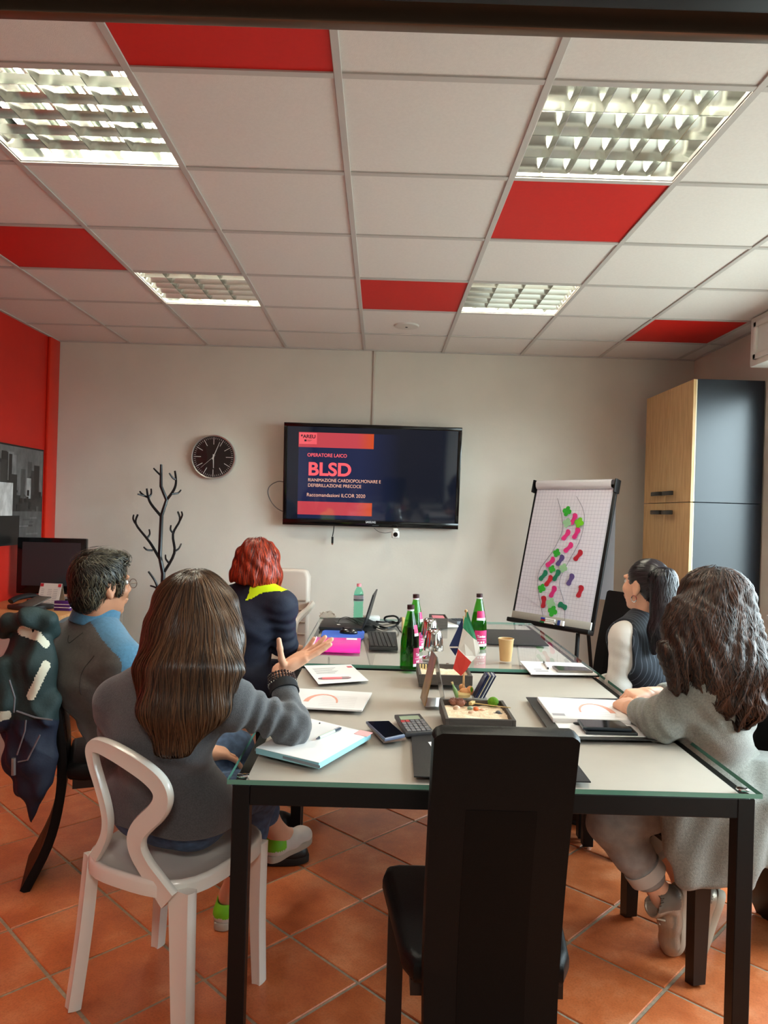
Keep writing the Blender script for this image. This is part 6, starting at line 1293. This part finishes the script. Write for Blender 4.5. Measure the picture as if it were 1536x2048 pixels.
# ---------------------------------------------------------------- woman with long wavy hair in the grey coat
P = dict(pel=V3(1.16, 2.46, .59), chest=V3(1.09, 2.38, .82), neck=V3(1.075, 2.37, 1.035)); hips(P, (-.8, .6))
P.update(LS=at(1424, 1358, 2.25), RS=V3(1.20, 2.50, .945), LE=at(1322, 1441, 2.28), LW=V3(.872, 2.475, .808), RE=V3(1.20, 2.74, .79), RW=at(1296, 1388, 2.615), LK=at(1222, 1645, 2.42), LA=V3(.965, 2.405, .21), RK=V3(.82, 2.62, .50), RA=V3(1.07, 2.52, .24))
P['LF'] = V3(1.01, 2.43, .05); P['RF'] = V3(1.10, 2.54, .05)
E_ = thing('person', 'woman with long wavy dark hair in a grey coat, hands clasped over an open notebook', 'person', (P['pel'][0], P['pel'][1], 0))
hc = at(1425, 1212, 2.36); hf = nrm((-.55, .83, 0)); FH, L, R = head(hc, hf, neck=P['neck'])
hR = hand(P['RW'], (-.88, -.42, .02), (.1, .2, -1), [(.55, .75, .4), (.6, .8, .4), (.65, .85, .4), (.7, .9, .4)], [(-.55, -.75, -.1), (-.75, -.6, -.3), (-.85, -.4, -.3)], .96, .08, True)
hL = hand(P['LW']+V3(.0, .005, -.005), (-.05, 1, .0), (.25, 0, -1), [(.6, .8, .5), (.7, .9, .5), (.8, .9, .5), (.8, .9, .5)], [(.5, .8, .3), (.3, .9, .2), (.1, .95, .1)], .94, .06, False)
skin_body(E_, P, [FH, hR, hL], M_skin, None); eyes(E_, L, R)
M_coat = mat('grey_wool_coat', (122, 120, 112), .9, noise=.16, nscale=180, bump=.35, bscale=330, sheen=.25)
F = top_field(P, 1.0, .016, ((.070, .062, .048), (.066, .056, .044)), hem=.50, endL=.62, endR=.62, folds=.006)
F.cap(V3(1.02, 2.38, .56), V3(1.26, 2.40, .56), .115, .115, .05)
lo_ = V3(0, 0, 0)
F2 = F; 
co_f = Field(*bounds(V3(.9, 2.2, .28), V3(1.45, 2.6, .7), pad=.08), .0065)
co_f.cap(V3(1.02, 2.36, .60), V3(1.28, 2.38, .60), .105, .105, .05); co_f.cap(at(1428, 1600, 2.252), at(1424, 1765, 2.238), .040, .022, .05, (1, -.05, 0), 5.0); co_f.cap(V3(1.24, 2.33, .58), V3(1.27, 2.27, .40), .05, .03, .05, (1, .3, 0), 2.2)
co_f.wave(lambda X, Y, Z: .007*np.clip((.62-Z)*4, 0, 1)*np.sin(34*X+6*Z+1)+.003*np.sin(70*X-20*Z)); co_f.cut((-.14, 0, -1), at(1350, 1783, 2.24)); co_f.cut((0, 0, 1), (0, 0, .69))
skinmesh('coat', [F.mesh()], M_coat, E_); skinmesh('coat_skirt', [co_f.mesh()], M_coat, E_)
trE = trousers(E_, P, M_denim2, (.094, .074, .064, .058), 1.0, .70, .70); a = P['LK']+(P['LA']-P['LK'])*np.array([[.60], [.74]]); MB().tube([a[0], a[1]], [.066, .066], 24).build('rolled_cuff', mat('denim_pale', (190, 188, 182), .85), trE)
a = P['RK']+(P['RA']-P['RK'])*np.array([[.60], [.74]]); MB().tube([a[0], a[1]], [.066, .066], 24).build('rolled_cuff', MATS['denim_pale'], trE)
M_met = mat('metallic_sneaker', (168, 156, 140), .35, .5, bump=.2, bscale=220); M_metd = mat('sneaker_heel_grey', (120, 108, 96), .5); M_lacew = mat('laces_pale', (216, 208, 190), .8); M_solem = mat('sole_metallic', (188, 176, 158), .6)
shoe(E_, V3(1.035, 2.405, .245), (-.02, .12, -1), (-.9, -.35, 0), M_met, M_solem, M_metd, .24, high=True, m_lace=M_lacew); shoe(E_, at(1450, 1788, 2.42), (-.30, .02, -.95), (-.9, .25, .25), M_met, M_solem, M_metd, .245, high=True, m_lace=M_lacew)
HW = hairmat('hair_wavy', (11, 7, 6), (80, 48, 32), .45); lo, hi = bounds(hc, at(1345, 1420, 2.2), at(1500, 1460, 2.2), pad=.16); F = Field(lo, hi, .006)
F.ell(hc+V3(0, -.012, .02), (.096, .110, .102), R); F.chain([hc+V3(.0, -.03, .02), at(1420, 1260, 2.30), at(1437, 1330, 2.245), at(1452, 1395, 2.22)], [.085, .10, .085, .045], .04, (1, .1, 0), [1.0, 1.25, 1.3, 1.3])
F.chain([at(1375, 1230, 2.30), at(1358, 1310, 2.25), at(1352, 1372, 2.22)], [.05, .045, .016], .03); F.chain([at(1475, 1260, 2.30), at(1500, 1340, 2.26), at(1496, 1400, 2.24), at(1478, 1445, 2.22)], [.055, .055, .045, .016], .03)
F.cut((hf[0], hf[1], .1), hc+hf*.075); F.wave(lambda X, Y, Z: .006*np.clip((hc[2]+.03-Z)*6, 0, 1)*np.sin(42*Z+30*X+10*np.sin(20*X))+.003*np.sin(120*X+18*np.sin(22*Z)))
def flowE(p, it): h = p-(hc+V3(.0, -.02, .12)); h[:, 2] = 0; k = np.clip((p[:, 2:3]-hc[2]+.02)/.12, 0, 1); return h*11*k+np.array([[0, 0, -1.]])+h*1.2*(1-k)
s1 = strands(F, seedpick(F, 2600, rs, lambda V: V[:, 2] > hc[2]+.0), flowE, 42, .0105, (.001, .010), (.0010, .0024), rs, .2, .38, 17, lambda p: p[:, 2] < .84)
s2_ = strands(F, seedpick(F, 1400, rs, lambda V: (V[:, 2] < hc[2]+.03) & (V[:, 2] > .92)), flowE, 24, .0105, (.002, .013), (.0009, .002), rs, .15, .5, 22, lambda p: p[:, 2] < .81)
addhair(E_, F, HW, [s1, s2_], .08)
for t_ in (A_, B_, C0, D_, E_):                                    # geometry was laid out in room coordinates
    for ch in t_.children: ch.matrix_local = Matrix.Translation(-Vector(t_.location))
# ---------------------------------------------------------------- jacket over the man's chair
jl = at(60, 1640, 2.68); jt = thing('jacket', 'dark green and navy jacket with cream stripes hung over the man\'s chair', 'jacket', (-1.36, 2.72, 0))
lo, hi = bounds(at(-40, 1200, 2.7), at(110, 1650, 2.7), pad=.14); F = Field(lo, hi, .0048); wv = nrm((.9, -.43, 0))
F.chain([at(62, 1262, 2.76), at(55, 1330, 2.71), at(48, 1420, 2.69), at(48, 1520, 2.675), at(60, 1580, 2.67), at(62, 1648, 2.665)], [.050, .055, .050, .045, .034, .006], .03, wv, [1.9, 1.9, 2.0, 2.3, 2.0, 1.0])
F.chain([at(8, 1262, 2.76), at(20, 1245, 2.73), at(60, 1235, 2.70), at(98, 1240, 2.72), at(108, 1262, 2.76)], [.030, .036, .042, .036, .03], .015); F.chain([at(90, 1300, 2.72), at(96, 1400, 2.70), at(92, 1560, 2.68)], [.035, .04, .03], .03, wv, 1.2)
F.chain([at(10, 1335, 2.69), at(14, 1410, 2.665), at(6, 1440, 2.66)], [.045, .05, .045], .015); F.cap(at(28, 1330, 2.62), at(30, 1400, 2.60), .028, .03, .01, op='s')
F.wave(lambda X, Y, Z: .006*np.abs(np.sin(13*Z+24*X+1.5*np.sin(11*Z)))+.003*np.sin(60*X+25*Z+3*np.sin(20*Y))+.0025*np.sin(70*X-30*Z)+.006*np.clip((Z-.98)*12, 0, 1)*np.sin(75*X+45*Z))
def px_of(C): d = C-np.array([0, 0, HC]); z = d@CF; return 768+FPX*(d@CR)/z, 1024-FPX*(d@CU)/z
def stripe(C, a, b, w): A = np.array(a, float); B = np.array(b, float); x, y = px_of(C); q = np.stack([x, y], 1); t = np.clip(((q-A)@(B-A))/((B-A)@(B-A)), 0, 1); return np.linalg.norm(q-A-t[:, None]*(B-A), axis=1) < w
def pickJ(C):
    x, y = px_of(C); r = np.zeros(len(C), int); r[y > 1440] = 1
    r[stripe(C, (45, 1262), (75, 1272), 10) | stripe(C, (75, 1272), (92, 1288), 8) | stripe(C, (62, 1392), (92, 1330), 9) | stripe(C, (-10, 1436), (14, 1430), 9)] = 2
    return r
skinmesh('shell', [F.mesh()], [mat('jacket_green', (24, 44, 44), .7, bump=.2, bscale=150), mat('jacket_navy', (22, 30, 50), .7, bump=.2, bscale=150), mat('jacket_cream', (206, 204, 184), .7)], jt, pickJ)
b = MB(); b.tube([at(*q, 2.60) for q in [(28, 1425), (30, 1395), (19, 1360)]], .003, 5); b.tube([at(*q, 2.60) for q in [(33, 1422), (70, 1435), (105, 1440)]], .0035, 5); b.tube([at(*q, 2.60) for q in [(34, 1510), (50, 1462), (52, 1440)]], .003, 5); b.tube([at(*q, 2.60) for q in [(36, 1524), (55, 1520), (80, 1470)]], .003, 5); b.build('zip', mat('zip_grey', (120, 122, 126), .4, .5), jt)
b = MB(); b.tube([at(27, 1516, 2.595), at(27, 1550, 2.595)], .008, 6); b.build('zip_pull', mat('zip_pull', (150, 150, 150), .3, .8), jt)
for ch in jt.children: ch.matrix_local = Matrix.Translation(-Vector(jt.location))
